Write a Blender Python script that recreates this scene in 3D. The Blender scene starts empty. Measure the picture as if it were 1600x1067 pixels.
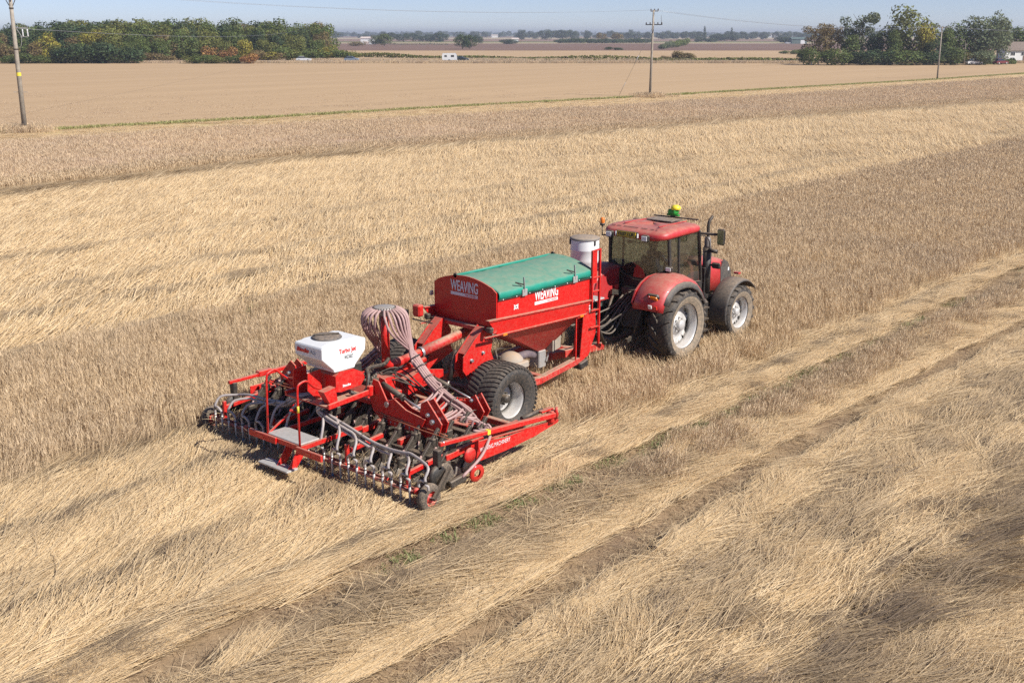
import bpy, math, random
import numpy as np
from mathutils import Vector, Matrix
R = math.radians
rng = np.random.default_rng(7)
random.seed(7)
scene = bpy.context.scene
col = scene.collection

# ---------------------------------------------------------------- camera
# world frame: +X = driving direction of the tractor, +Y = to its left, Z up, metres
F_PX, IMG_W, IMG_H = 1760.0, 1600.0, 1067.0
CAM = Vector((-12.5, -16.2, 8.0))
PITCH = math.atan2(IMG_H / 2 - 53.0, F_PX)
AZ = math.atan2(1600.0, math.hypot(IMG_H / 2 - 53.0, F_PX))      # camera looks this far left of +X
cam_d = bpy.data.cameras.new('camera')
cam_d.sensor_width = 36.0
cam_d.lens = F_PX / IMG_W * 36.0
cam_d.clip_start = 0.2
cam_d.clip_end = 40000
cam = bpy.data.objects.new('camera', cam_d)
col.objects.link(cam)
cam.location = CAM
cam.rotation_euler = (math.pi / 2 - PITCH, 0, AZ - math.pi / 2)
scene.camera = cam

# ---------------------------------------------------------------- sky and sun
SUN_AZ = R(-80)            # measured from +X, counter-clockwise
SUN_EL = R(41)
world = bpy.data.worlds.new('World')
scene.world = world
world.use_nodes = True
wn = world.node_tree
bg = wn.nodes['Background']
sky = wn.nodes.new('ShaderNodeTexSky')
sky.sky_type = 'NISHITA'
sky.sun_disc = False
sky.sun_elevation = SUN_EL
sky.sun_rotation = math.pi / 2 - SUN_AZ
sky.altitude = 0
sky.air_density = 0.65
sky.dust_density = 0.0
sky.ozone_density = 2.5
tn = wn.nodes.new('ShaderNodeMix'); tn.data_type = 'RGBA'; tn.blend_type = 'MULTIPLY'; tn.inputs[0].default_value = 1.0
tn.inputs[7].default_value = (0.84, 0.825, 1.0, 1)      # autumn haze: a slightly violet blue
wn.links.new(sky.outputs[0], tn.inputs[6]); wn.links.new(tn.outputs[2], bg.inputs[0])
bg.inputs[1].default_value = 0.082
sun_d = bpy.data.lights.new('sun', 'SUN')
sun_d.energy = 5.0
sun_d.angle = R(0.5)
sun_d.color = (1.0, 0.955, 0.89)
sun = bpy.data.objects.new('sun', sun_d)
col.objects.link(sun)
sun.location = (0, -30, 60)
sd = Vector((math.cos(SUN_EL) * math.cos(SUN_AZ), math.cos(SUN_EL) * math.sin(SUN_AZ), math.sin(SUN_EL)))
sun.rotation_euler = (-sd).to_track_quat('-Z', 'Y').to_euler()
vs = scene.view_settings
vs.view_transform = 'Standard'
vs.look = 'None'
vs.exposure = 0.43
vs.gamma = 1.0
vs.use_curve_mapping = False
scene.cycles.max_bounces = 6
scene.cycles.diffuse_bounces = 3
scene.cycles.glossy_bounces = 3
scene.cycles.transmission_bounces = 4
scene.cycles.transparent_max_bounces = 8
scene.cycles.volume_bounces = 0
scene.cycles.use_denoising = False       # the fine straw must stay crisp
scene.cycles.use_adaptive_sampling = True
scene.cycles.adaptive_threshold = 0.006
scene.cycles.sample_clamp_indirect = 6.0
scene.cycles.volume_step_rate = 4

# ---------------------------------------------------------------- measuring helpers (photo pixel -> place in the field)
_fh = Vector((math.cos(AZ), math.sin(AZ), 0)); _rt = Vector((math.sin(AZ), -math.cos(AZ), 0)); _up = Vector((0, 0, 1))
_fw = _fh * math.cos(PITCH) - _up * math.sin(PITCH); _cu = _fh * math.sin(PITCH) + _up * math.cos(PITCH)
def _ray(u, v): return _fw + _rt * ((u - IMG_W / 2) / F_PX) + _cu * ((IMG_H / 2 - v) / F_PX)
def onplane(u, v, ax, val):
    d = _ray(u, v); t = (val - CAM[ax]) / d[ax]; return CAM + d * t
def at_z(u, v, z=0.0): return onplane(u, v, 2, z)
def at_y(u, v, y): return onplane(u, v, 1, y)
def at_x(u, v, x): return onplane(u, v, 0, x)
def fr(depth, side, z=0.0):        # far landscape: metres ahead of / to the right of the view point
    return Vector((CAM.x, CAM.y, 0)) + _fh * depth + _rt * side + _up * z
def side_of(u, depth):             # sideways distance of a thing seen in column u at that depth
    return (u - IMG_W / 2) / F_PX * (depth * math.cos(PITCH))

# ---------------------------------------------------------------- materials
def lin(c):
    return tuple(((x / 255.0) / 12.92 if x / 255.0 <= 0.04045 else ((x / 255.0 + 0.055) / 1.055) ** 2.4) for x in c)
def nd(nt, t, **kw):
    n = nt.nodes.new(t)
    for k, v in kw.items(): setattr(n, k, v)
    return n
def mixc(nt, fac, a, b, mode='MIX'):
    m = nd(nt, 'ShaderNodeMix', data_type='RGBA', blend_type=mode)
    for s, v in ((0, fac), (6, a), (7, b)):
        if isinstance(v, bpy.types.NodeSocket): nt.links.new(v, m.inputs[s])
        elif s == 0: m.inputs[0].default_value = v
        else: m.inputs[s].default_value = (*v, 1) if len(v) == 3 else v
    return m.outputs[2]
def mth(nt, op, a, b=0.0, clamp=False):
    m = nd(nt, 'ShaderNodeMath', operation=op, use_clamp=clamp)
    for i, v in enumerate((a, b)):
        if isinstance(v, bpy.types.NodeSocket): nt.links.new(v, m.inputs[i])
        else: m.inputs[i].default_value = v
    return m.outputs[0]
def rng_map(nt, v, a, b, c=0.0, d=1.0):
    m = nd(nt, 'ShaderNodeMapRange'); nt.links.new(v, m.inputs[0])
    for i, x in enumerate((a, b, c, d)): m.inputs[i + 1].default_value = x
    return m.outputs[0]
def noise(nt, scale, detail=4, rough=0.55, vec=None, dist=0.0):
    n = nd(nt, 'ShaderNodeTexNoise'); n.inputs['Scale'].default_value = scale; n.inputs['Detail'].default_value = detail
    n.inputs['Roughness'].default_value = rough; n.inputs['Distortion'].default_value = dist
    if vec is not None: nt.links.new(vec, n.inputs['Vector'])
    return n.outputs['Fac']
def coords(nt, scale=(1, 1, 1), rot=(0, 0, 0)):
    t = nd(nt, 'ShaderNodeTexCoord'); m = nd(nt, 'ShaderNodeMapping')
    m.inputs['Scale'].default_value = scale; m.inputs['Rotation'].default_value = rot
    nt.links.new(t.outputs['Object'], m.inputs['Vector']); return m.outputs[0]
def bump(nt, h, strength=0.3, dist=0.02, normal=None):
    b = nd(nt, 'ShaderNodeBump'); b.inputs['Strength'].default_value = strength; b.inputs['Distance'].default_value = dist
    nt.links.new(h, b.inputs['Height']); return b.outputs[0]
def newmat(name):
    m = bpy.data.materials.new(name); m.use_nodes = True
    return m, m.node_tree, m.node_tree.nodes['Principled BSDF']
DUST = (0.42, 0.31, 0.21)
def mat(name, c, rough=0.5, metal=0.0, dust=0.0, updust=0.0, var=0.12, scale=6.0, coat=0.0, bmp=0.0, spec=0.5):
    """paint, rubber, metal: base colour with slight variation, patchy dust and dust that has settled on upward faces"""
    m, nt, b = newmat(name)
    co = coords(nt)
    n1 = noise(nt, scale, 5, 0.6, co)
    base = mixc(nt, rng_map(nt, n1, 0.3, 0.7), tuple(x * (1 - var) for x in c), tuple(min(1, x * (1 + var)) for x in c))
    rgh = rough
    if dust or updust:
        n2 = noise(nt, scale * 2.7, 8, 0.7, co)
        g = nd(nt, 'ShaderNodeNewGeometry'); s = nd(nt, 'ShaderNodeSeparateXYZ'); nt.links.new(g.outputs['Normal'], s.inputs[0])
        upz = rng_map(nt, s.outputs[2], 0.35, 0.95)
        f = mth(nt, 'ADD', mth(nt, 'MULTIPLY', rng_map(nt, n2, 0.42, 0.68), dust),
                mth(nt, 'MULTIPLY', mth(nt, 'MULTIPLY', upz, rng_map(nt, n2, 0.25, 0.6, 0.45, 1.0)), updust), clamp=True)
        base = mixc(nt, f, base, DUST)
        rr = rng_map(nt, f, 0, 1, rough, 0.9); nt.links.new(rr, b.inputs['Roughness'])
    else:
        rr = rng_map(nt, n1, 0.3, 0.7, max(0, rough - 0.06), min(1, rough + 0.06)); nt.links.new(rr, b.inputs['Roughness'])
    nt.links.new(base, b.inputs['Base Color'])
    b.inputs['Metallic'].default_value = metal
    b.inputs['Coat Weight'].default_value = coat
    b.inputs['Specular IOR Level'].default_value = spec
    if bmp: nt.links.new(bump(nt, noise(nt, scale * 6, 4, 0.6, co), bmp, 0.01), b.inputs['Normal'])
    return m
M = {}
M['red'] = mat('red_paint', (0.56, 0.009, 0.008), 0.42, dust=0.16, updust=0.6, var=0.10, coat=0.12, spec=.35)
M['red_dusty'] = mat('dusty_red_paint', (0.50, 0.014, 0.012), 0.5, dust=0.40, updust=0.85, var=0.1)
M['hopper_red'] = mat('hopper_red_paint', (0.56, 0.007, 0.007), 0.36, dust=0.09, updust=0.5, var=0.06, coat=0.2, spec=.35)
M['tractor_red'] = mat('faded_tractor_red', (0.47, 0.026, 0.030), 0.4, dust=0.10, updust=0.48, var=0.10, scale=3, coat=0.15)
M['black'] = mat('black_plastic', (0.022, 0.021, 0.020), 0.5, dust=0.12, updust=0.35)
M['steel_dark'] = mat('dirty_dark_steel', (0.040, 0.037, 0.033), 0.5, metal=0.3, dust=0.28, updust=0.35, scale=14)
M['steel'] = mat('bright_steel', (0.55, 0.55, 0.55), 0.35, metal=0.8, dust=0.3, updust=0.2)
M['galv'] = mat('galvanised_steel', (0.42, 0.42, 0.41), 0.5, metal=0.4, dust=0.3, updust=0.4)
M['rim'] = mat('silver_rim_paint', (0.56, 0.55, 0.53), 0.42, metal=0.25, dust=0.22, updust=0.2, scale=5)
M['rubber'] = mat('tyre_rubber', (0.030, 0.029, 0.028), 0.72, dust=0.22, updust=0.16, scale=8, bmp=0.15)
M['rubber_side'] = mat('tyre_sidewall_dusty', (0.20, 0.165, 0.12), 0.85, dust=0.8, scale=5)
M['hose'] = mat('ribbed_hose', (0.40, 0.25, 0.24), 0.5, dust=0.2, updust=0.25, scale=10)
M['hose_grey'] = mat('grey_ribbed_hose', (0.38, 0.345, 0.335), 0.45, dust=0.2, updust=0.35, scale=10)
M['hose_black'] = mat('black_hydraulic_hose', (0.018, 0.018, 0.018), 0.45, dust=0.2, updust=0.2)
M['white'] = mat('white_polyethylene', (0.74, 0.75, 0.74), 0.42, updust=0.10, dust=0.03, var=0.02)
M['tarp'] = mat('green_tarpaulin', (0.004, 0.25, 0.175), 0.55, dust=0.04, updust=0.42, var=0.1, scale=2.5, bmp=0.1)
M['fender_grey'] = mat('grey_plastic_mudguard', (0.062, 0.058, 0.054), 0.62, dust=0.2, updust=0.4)
M['green_box'] = mat('receiver_green', (0.02, 0.24, 0.03), 0.4)
M['yellow'] = mat('yellow_plastic', (0.75, 0.62, 0.03), 0.4, updust=0.15)
M['yellow_band'] = mat('yellow_sticker', (0.80, 0.62, 0.06), 0.5)
M['plate'] = mat('number_plate_yellow', (0.62, 0.42, 0.01), 0.5, dust=0.15)
M['orange'] = mat('orange_lens', (0.80, 0.20, 0.01), 0.25, dust=0.1, coat=0.4)
M['lens_red'] = mat('red_lens', (0.55, 0.03, 0.02), 0.25, coat=0.4)
M['lens_white'] = mat('lamp_lens', (0.72, 0.72, 0.70), 0.2, coat=0.5)
M['tread_plate'] = mat('aluminium_step', (0.50, 0.49, 0.46), 0.55, metal=0.3, dust=0.3, scale=12)
M['decal_white'] = mat('white_vinyl', (0.78, 0.77, 0.75), 0.5, var=0.02)
M['decal_red'] = mat('red_vinyl', (0.70, 0.03, 0.02), 0.5, var=0.02)
M['decal_black'] = mat('black_vinyl', (0.02, 0.02, 0.02), 0.5, var=0.02)
M['decal_grey'] = mat('grey_vinyl', (0.35, 0.35, 0.36), 0.5, var=0.02)
M['interior'] = mat('cab_trim', (0.045, 0.045, 0.042), 0.7)
M['seat'] = mat('seat_fabric', (0.035, 0.033, 0.030), 0.85)
M['skin'] = mat('skin', (0.50, 0.27, 0.19), 0.55, var=0.05)
M['shirt'] = mat('dark_blue_shirt', (0.035, 0.045, 0.085), 0.8)
M['trousers'] = mat('blue_trousers', (0.03, 0.045, 0.09), 0.85)
M['hair'] = mat('dark_hair', (0.03, 0.02, 0.015), 0.8)
M['disc'] = mat('soil_polished_disc', (0.30, 0.27, 0.24), 0.4, metal=0.6, dust=0.5, updust=0.4, scale=9)
M['blue_tip'] = mat('blue_tip', (0.10, 0.30, 0.50), 0.5)
M['wood_pole'] = None

def glassmat(name, tint, alpha, rough=0.03):
    m, nt, b = newmat(name)
    nt.nodes.remove(b)
    out = nt.nodes['Material Output']
    tr = nd(nt, 'ShaderNodeBsdfTransparent'); tr.inputs[0].default_value = (*tint, 1)
    gl = nd(nt, 'ShaderNodeBsdfGlossy'); gl.inputs['Roughness'].default_value = rough
    fz = nd(nt, 'ShaderNodeLayerWeight'); fz.inputs[0].default_value = 0.35
    fac = rng_map(nt, fz.outputs['Facing'], 0, 1, alpha, 0.6)
    mx = nd(nt, 'ShaderNodeMixShader'); nt.links.new(fac, mx.inputs[0])
    df = nd(nt, 'ShaderNodeBsdfDiffuse'); df.inputs[0].default_value = (0.30, 0.26, 0.2, 1)
    mx0 = nd(nt, 'ShaderNodeMixShader'); nt.links.new(rng_map(nt, noise(nt, 3.0, 6, 0.6, coords(nt)), 0.35, 0.75, 0.01, 0.07), mx0.inputs[0])
    nt.links.new(tr.outputs[0], mx0.inputs[1]); nt.links.new(df.outputs[0], mx0.inputs[2])
    nt.links.new(mx0.outputs[0], mx.inputs[1]); nt.links.new(gl.outputs[0], mx.inputs[2])
    nt.links.new(mx.outputs[0], out.inputs[0])
    return m
M['glass'] = glassmat('tinted_cab_glass', (0.40, 0.47, 0.44), 0.06)

# ---------------------------------------------------------------- mesh building helpers
def tag(o, label=None, cat=None, group=None, kind=None):
    if label: o['label'] = label
    if cat: o['category'] = cat
    if group: o['group'] = group
    if kind: o['kind'] = kind
    return o
def empty(name, loc=(0, 0, 0)):
    o = bpy.data.objects.new(name, None); col.objects.link(o); o.location = loc; o.empty_display_size = 0.3
    return o
def root_loc(p):
    v = Vector((0, 0, 0))
    while p is not None: v += p.location; p = p.parent
    return v
class MB:
    """collects shapes in world coordinates; build() links them as ONE mesh object"""
    def __init__(s): s.v = []; s.f = []; s.sm = []; s.mi = []; s.cur = 0
    def add(s, vs, fs, smooth=False):
        o = len(s.v); s.v += [tuple(x) for x in vs]
        for f in fs: s.f.append(tuple(i + o for i in f)); s.sm.append(smooth); s.mi.append(s.cur)
        return s
    def box(s, c, d, m=None, bev=0.0):
        c = Vector(c); hx, hy, hz = d[0] / 2, d[1] / 2, d[2] / 2
        if bev <= 0:
            P = [Vector((x, y, z)) for x in (-hx, hx) for y in (-hy, hy) for z in (-hz, hz)]
            if m is not None: P = [m @ p for p in P]
            s.add([c + p for p in P], [(0, 1, 3, 2), (4, 6, 7, 5), (0, 4, 5, 1), (2, 3, 7, 6), (0, 2, 6, 4), (1, 5, 7, 3)])
            return s
        b = min(bev, hx * .9, hy * .9, hz * .9); P = []; idx = {}
        for ix, sx in enumerate((-1, 1)):
            for iy, sy in enumerate((-1, 1)):
                for iz, sz in enumerate((-1, 1)):
                    for k in range(3):
                        q = [sx * (hx - b), sy * (hy - b), sz * (hz - b)]
                        q[k] = (sx * hx, sy * hy, sz * hz)[k]
                        idx[(ix, iy, iz, k)] = len(P); P.append(Vector(q))
        if m is not None: P = [m @ p for p in P]
        F = []
        for k in range(3):
            a, e = [(1, 2), (0, 2), (0, 1)][k]
            for sgn in (0, 1):
                f = []
                for (p, q) in ((0, 0), (1, 0), (1, 1), (0, 1)):
                    t = [0, 0, 0]; t[k] = sgn; t[a] = p; t[e] = q; f.append(idx[(*t, k)])
                F.append(tuple(f))
        for k in range(3):           # edges along axis k
            a, e = [(1, 2), (0, 2), (0, 1)][k]
            for p in (0, 1):
                for q in (0, 1):
                    t0 = [0, 0, 0]; t0[a] = p; t0[e] = q; t1 = list(t0); t1[k] = 1
                    F.append((idx[(*t0, a)], idx[(*t0, e)], idx[(*t1, e)], idx[(*t1, a)]))
        for ix in (0, 1):
            for iy in (0, 1):
                for iz in (0, 1): F.append(tuple(idx[(ix, iy, iz, k)] for k in range(3)))
        s.add([c + p for p in P], F); return s
    def bar(s, a, b, w, h=None, up=(0, 0, 1), bev=0.0):
        a = Vector(a); b = Vector(b); h = h or w; d = b - a; L = d.length
        if L < 1e-6: return s
        x = d / L; u = Vector(up)
        if abs(x.dot(u)) > 0.99: u = Vector((1, 0, 0)) if abs(x.x) < 0.9 else Vector((0, 1, 0))
        y = u.cross(x).normalized(); z = x.cross(y)
        m = Matrix((x, y, z)).transposed()
        return s.box((a + b) / 2, (L, w, h), m, bev)
    def tube(s, pts, r, n=8, cap=True, smooth=True, ring=None):
        pts = [Vector(p) for p in pts]; k = len(pts)
        rr = r if isinstance(r, (list, tuple)) else [r] * k
        V = []; prev = None
        for i, p in enumerate(pts):
            t = (pts[min(i + 1, k - 1)] - pts[max(i - 1, 0)]).normalized()
            if prev is None:
                a = Vector((0, 0, 1)) if abs(t.z) < 0.9 else Vector((1, 0, 0)); u = (a - t * a.dot(t)).normalized()
            else:
                u = prev - t * prev.dot(t)
                if u.length < 1e-6: u = t.orthogonal()
                u.normalize()
            prev = u; w = t.cross(u)
            for j in range(n):
                an = 2 * math.pi * j / n; V.append(p + (u * math.cos(an) + w * math.sin(an)) * rr[i])
        F = [(i * n + j, i * n + (j + 1) % n, (i + 1) * n + (j + 1) % n, (i + 1) * n + j) for i in range(k - 1) for j in range(n)]
        s.add(V, F, smooth)
        if cap:
            s.add(V[:n], [tuple(range(n - 1, -1, -1))]); s.add(V[-n:], [tuple(range(n))])
        return s
    def cyl(s, a, b, r, n=16, smooth=True): return s.tube([a, b], r, n, True, smooth)
    def lathe(s, prof, c, axis=(0, 1, 0), n=32, smooth=True, closed=False):
        """prof = [(radius, along-axis)]"""
        ax = Vector(axis).normalized(); u = ax.orthogonal().normalized(); w = ax.cross(u); c = Vector(c); V = []
        for (r, h) in prof:
            for j in range(n):
                an = 2 * math.pi * j / n; V.append(c + ax * h + (u * math.cos(an) + w * math.sin(an)) * r)
        k = len(prof); F = []
        for i in range(k - 1 + (1 if closed else 0)):
            i2 = (i + 1) % k
            F += [(i * n + j, i * n + (j + 1) % n, i2 * n + (j + 1) % n, i2 * n + j) for j in range(n)]
        s.add(V, F, smooth); return s
    def prism(s, poly, ax, a, b, smooth=False):
        """poly = 2D points in the two other axes (in order), extruded along ax from a to b"""
        def p3(p, t):
            q = [0, 0, 0]; o = [i for i in range(3) if i != ax]; q[o[0]] = p[0]; q[o[1]] = p[1]; q[ax] = t; return q
        n = len(poly); V = [p3(p, a) for p in poly] + [p3(p, b) for p in poly]
        s.add(V, [tuple(range(n)), tuple(range(2 * n - 1, n - 1, -1))])
        s.add(V, [(i, (i + 1) % n, n + (i + 1) % n, n + i) for i in range(n)], smooth); return s
    def sheet(s, rows, thick=0.0, smooth=True):
        """rows: grid of points; thick>0 gives it a back"""
        k = len(rows); n = len(rows[0]); V = [Vector(p) for r in rows for p in r]
        F = [(i * n + j, i * n + j + 1, (i + 1) * n + j + 1, (i + 1) * n + j) for i in range(k - 1) for j in range(n - 1)]
        s.add(V, F, smooth)
        if thick:
            N = []
            for i in range(k):
                for j in range(n):
                    du = V[min(i + 1, k - 1) * n + j] - V[max(i - 1, 0) * n + j]; dv = V[i * n + min(j + 1, n - 1)] - V[i * n + max(j - 1, 0)]
                    c = du.cross(dv); N.append(c.normalized() if c.length > 1e-9 else Vector((0, 0, 1)))
            W = [V[i] + N[i] * thick for i in range(len(V))]
            s.add(W, [tuple(reversed(f)) for f in F], smooth)
            B = [i for i in range(n)] + [i * n + n - 1 for i in range(1, k)] + [(k - 1) * n + j for j in range(n - 2, -1, -1)] + [i * n for i in range(k - 2, 0, -1)]
            A = [V[i] for i in B] + [W[i] for i in B]; m = len(B)
            s.add(A, [(i, (i + 1) % m, m + (i + 1) % m, m + i) for i in range(m)])
        return s
    def data(s, name, m, org=Vector((0, 0, 0))):
        me = bpy.data.meshes.new(name)
        me.from_pydata([(x[0] - org.x, x[1] - org.y, x[2] - org.z) for x in s.v], [], s.f)
        me.polygons.foreach_set('use_smooth', s.sm)
        for mm in (m if isinstance(m, (list, tuple)) else [m]): me.materials.append(mm)
        me.polygons.foreach_set('material_index', s.mi)
        me.update()
        return me
    def build(s, name, m, parent=None, label=None, normals=True):
        me = s.data(name, m, root_loc(parent))
        if normals:
            import bmesh
            bm = bmesh.new(); bm.from_mesh(me); bmesh.ops.remove_doubles(bm, verts=bm.verts, dist=1e-5)
            bmesh.ops.recalc_face_normals(bm, faces=bm.faces); bm.to_mesh(me); bm.free()
        o = bpy.data.objects.new(name, me); col.objects.link(o); o.parent = parent
        if label: o['label'] = label
        return o
def copy_tree(o, parent=None):
    c = o.copy(); col.objects.link(c); c.parent = parent
    for ch in o.children: copy_tree(ch, c)
    return c
def spline(pts, n=6):
    """Catmull-Rom through the points"""
    P = [Vector(p) for p in pts]; P = [P[0] * 2 - P[1]] + P + [P[-1] * 2 - P[-2]]; out = []
    for i in range(1, len(P) - 2):
        for k in range(n):
            t = k / n; a, b, c, d = P[i - 1], P[i], P[i + 1], P[i + 2]
            out.append(0.5 * ((2 * b) + (c - a) * t + (2 * a - 5 * b + 4 * c - d) * t * t + (3 * b - a - 3 * c + d) * t ** 3))
    out.append(P[-2]); return out
def text(name, s, size, origin, xdir, ydir, m, parent, width=None, bold=0.0, shear=0.0, depth=0.002):
    """flat lettering as a thin mesh; width stretches the line to that length"""
    cu = bpy.data.curves.new(name, 'FONT'); cu.body = s; cu.size = size; cu.offset = bold; cu.shear = shear; cu.extrude = depth; cu.resolution_u = 3
    o = bpy.data.objects.new(name, cu); col.objects.link(o)
    dg = bpy.context.evaluated_depsgraph_get(); me = bpy.data.meshes.new_from_object(o.evaluated_get(dg))
    bpy.data.objects.remove(o)
    xs = [v.co.x for v in me.vertices]; ys = [v.co.y for v in me.vertices]; x0, x1, y0, y1 = min(xs), max(xs), min(ys), max(ys)
    sx = (width / (x1 - x0)) if width else 1.0; sy = size / (y1 - y0)
    X = Vector(xdir).normalized(); Yv = Vector(ydir).normalized(); Z = X.cross(Yv); O = Vector(origin) - root_loc(parent)
    for v in me.vertices:
        v.co = O + X * ((v.co.x - x0) * sx) + Yv * ((v.co.y - y0) * sy) + Z * (v.co.z + depth)
    me.materials.clear(); me.materials.append(m)
    ob = bpy.data.objects.new(name, me); col.objects.link(ob); ob.parent = parent
    return ob

# ================================================================ GROUND
def bumpf(x, c, w): return np.exp(-((x - c) / w) ** 2)
_ph = rng.uniform(0, 6.28, (24,)); _kx = rng.normal(0, 1, 24); _ky = rng.normal(0, 1, 24)
def lownoise(x, y, s=1.0):
    r = 0
    for i in range(24):
        f = s * (0.6 + i * 0.16); r = r + np.sin(_kx[i] * f * x + _ky[i] * f * y + _ph[i]) / (1 + i * 0.16)
    return r / 6.0
def track_y(c, x, a=0.12): return c + a * np.sin(x * 0.21 + c) + 0.05 * np.sin(x * 0.83 + c * 2)
TRACKS = [(-6.6, 0.36, 0.10), (-4.35, 0.32, 0.08), (-10.3, 0.34, 0.14), (-3.05, 0.18, 0.06)]
TRACKS_BEHIND = [(1.35, 0.24, 0.07), (-1.25, 0.22, 0.07), (3.25, 0.28, 0.06)]
TRACKS_FAR = [(15.4, 0.22, 0.05), (18.2, 0.20, 0.05), (11.3, 0.25, 0.05), (24.0, 0.2, 0.04), (30.5, 0.2, 0.04)]
def height(x, y):
    h = 0.035 * lownoise(x, y, 1.3) + 0.02 * lownoise(y * 3, x * 3, 1.0)
    for c, w, d in TRACKS: h = h - d * bumpf(y, track_y(c, x), w)
    for c, w, d in TRACKS_BEHIND: h = h - d * bumpf(y, track_y(c, x, 0.04), w) * (x < 0)
    fade = np.clip(1 - (np.hypot(x - 5, y) - 70) / 60, 0, 1)
    return h * fade
def far_upper(x):                 # far edge of the flattened band
    return np.interp(x, [-30, 14, 32, 48, 77, 136, 260], [41, 43, 45.0, 43, 39.4, 29.9, 14])
def marg(x):                      # near edge / far edge of the mown grass margin
    return np.interp(x, [-80, 33, 45, 71, 111, 194, 400], [74, 66.0, 65.0, 60.2, 56.0, 52.0, 44.0]), \
           np.interp(x, [-80, 31, 55, 80, 111, 194, 400], [86, 78.9, 76.3, 74.5, 70.5, 63.6, 57.0])

gx = np.concatenate([[-14000, -6000, -2500, -1000, -400, -150, -60, -30], np.arange(-18, 50, 0.22), np.arange(50, 140, 2.0), np.geomspace(142, 14000, 24)])
gy = np.concatenate([[-14000, -5000, -1500, -400, -120, -50, -28], np.arange(-20, 14, 0.22), np.arange(14, 90, 1.5), np.geomspace(92, 14000, 24)])
GX, GY = np.meshgrid(gx, gy, indexing='ij')
GZ = height(GX, GY) - 0.02
far = (np.hypot(GX, GY) > 130); GZ[far] = 0.0
nx, ny = GX.shape
me = bpy.data.meshes.new('ground')
vs_ = np.stack([GX, GY, GZ], -1).reshape(-1, 3)
ii = (np.arange(nx - 1)[:, None] * ny + np.arange(ny - 1)[None, :]).reshape(-1)
quads = np.stack([ii, ii + ny, ii + ny + 1, ii + 1], -1)
me.vertices.add(len(vs_)); me.vertices.foreach_set('co', vs_.ravel().astype(np.float32))
me.loops.add(quads.size); me.loops.foreach_set('vertex_index', quads.ravel().astype(np.int32))
me.polygons.add(len(quads)); me.polygons.foreach_set('loop_start', (np.arange(len(quads)) * 4).astype(np.int32))
me.polygons.foreach_set('loop_total', np.full(len(quads), 4, np.int32))
me.polygons.foreach_set('use_smooth', np.ones(len(quads), bool)); me.update(calc_edges=True)
m, nt, b = newmat('soil_and_litter')
co = coords(nt)
n_big = noise(nt, 0.5, 5, 0.6, co); n_fine = noise(nt, 26, 6, 0.7, co); n_mid = noise(nt, 5, 5, 0.65, co)
soil = mixc(nt, rng_map(nt, n_fine, 0.35, 0.68), (0.17, 0.115, 0.073), (0.31, 0.22, 0.14))
lit = mixc(nt, rng_map(nt, n_mid, 0.3, 0.7), (0.24, 0.17, 0.10), (0.40, 0.28, 0.165))
cc = mixc(nt, rng_map(nt, n_big, 0.4, 0.6), soil, lit)
nt.links.new(cc, b.inputs['Base Color']); b.inputs['Roughness'].default_value = 0.95; b.inputs['Specular IOR Level'].default_value = 0.15
nt.links.new(bump(nt, n_fine, 0.9, 0.03), b.inputs['Normal'])
me.materials.append(m)
ground = bpy.data.objects.new('ground', me); col.objects.link(ground); tag(ground, kind='structure')

# field sheets, each a little above the one below
def field(name, pts, z, m, kind='structure', thick=None):
    mb = MB(); P = [Vector((p[0], p[1], z)) for p in pts]
    mb.add(P, [tuple(range(len(P)))]); o = mb.build(name, m, None, normals=False)
    if o.data.polygons[0].normal.z < 0: o.data.flip_normals()
    return tag(o, kind=kind)
def cropmat(name, c1, c2, c3, streak_rot=0.0, s=1.0, streak=0.5, bmpd=0.05):
    """seen from far: cut or ripe crop, rows and patches"""
    m, nt, b = newmat(name)
    co = coords(nt, (0.05 * s, 0.9 * s, 1), (0, 0, -streak_rot)); co2 = coords(nt)
    a = noise(nt, 1.0, 6, 0.65, co, 0.4); p = noise(nt, 0.02 * s, 5, 0.6, co2); g = noise(nt, 3.5 * s, 6, 0.75, co2)
    x = mixc(nt, rng_map(nt, p, 0.35, 0.65), c1, c2)
    x = mixc(nt, mth(nt, 'MULTIPLY', rng_map(nt, a, 0.38, 0.66), streak), x, c3)
    x = mixc(nt, rng_map(nt, g, 0.3, 0.75, 0.0, 0.35), x, tuple(v * 0.8 for v in c1))
    nt.links.new(x, b.inputs['Base Color']); b.inputs['Roughness'].default_value = 0.95; b.inputs['Specular IOR Level'].default_value = 0.1
    nt.links.new(bump(nt, g, 0.6, bmpd), b.inputs['Normal'])
    return m
TANC = (0.50, 0.355, 0.235)
M['far_stubble'] = cropmat('ripe_stubble', (0.50, 0.35, 0.205), (0.45, 0.315, 0.185), (0.41, 0.285, 0.165), AZ - R(88), 0.16, 0.75)
M['pink_crop'] = cropmat('standing_crop_tops', (0.50, 0.36, 0.25), (0.46, 0.33, 0.22), (0.54, 0.39, 0.27), R(-8), 1.5, 0.4)
M['plough'] = cropmat('ploughed_soil', (0.200, 0.125, 0.095), (0.225, 0.145, 0.110), (0.165, 0.10, 0.078), AZ - R(90), 0.4)
M['plough2'] = cropmat('brown_field', (0.26, 0.17, 0.125), (0.235, 0.15, 0.115), (0.30, 0.20, 0.14), AZ - R(90), 0.3)
M['green_field'] = cropmat('green_field', (0.12, 0.15, 0.05), (0.16, 0.18, 0.06), (0.20, 0.20, 0.08), AZ - R(90), 0.5)
M['pale_field'] = cropmat('pale_field', (0.44, 0.34, 0.22), (0.38, 0.31, 0.19), (0.50, 0.40, 0.27), AZ - R(90), 0.4)
M['rough_grass'] = cropmat('dry_rough_grass', (0.34, 0.265, 0.145), (0.26, 0.225, 0.11), (0.40, 0.31, 0.18), AZ - R(90), 2.0)
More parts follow.
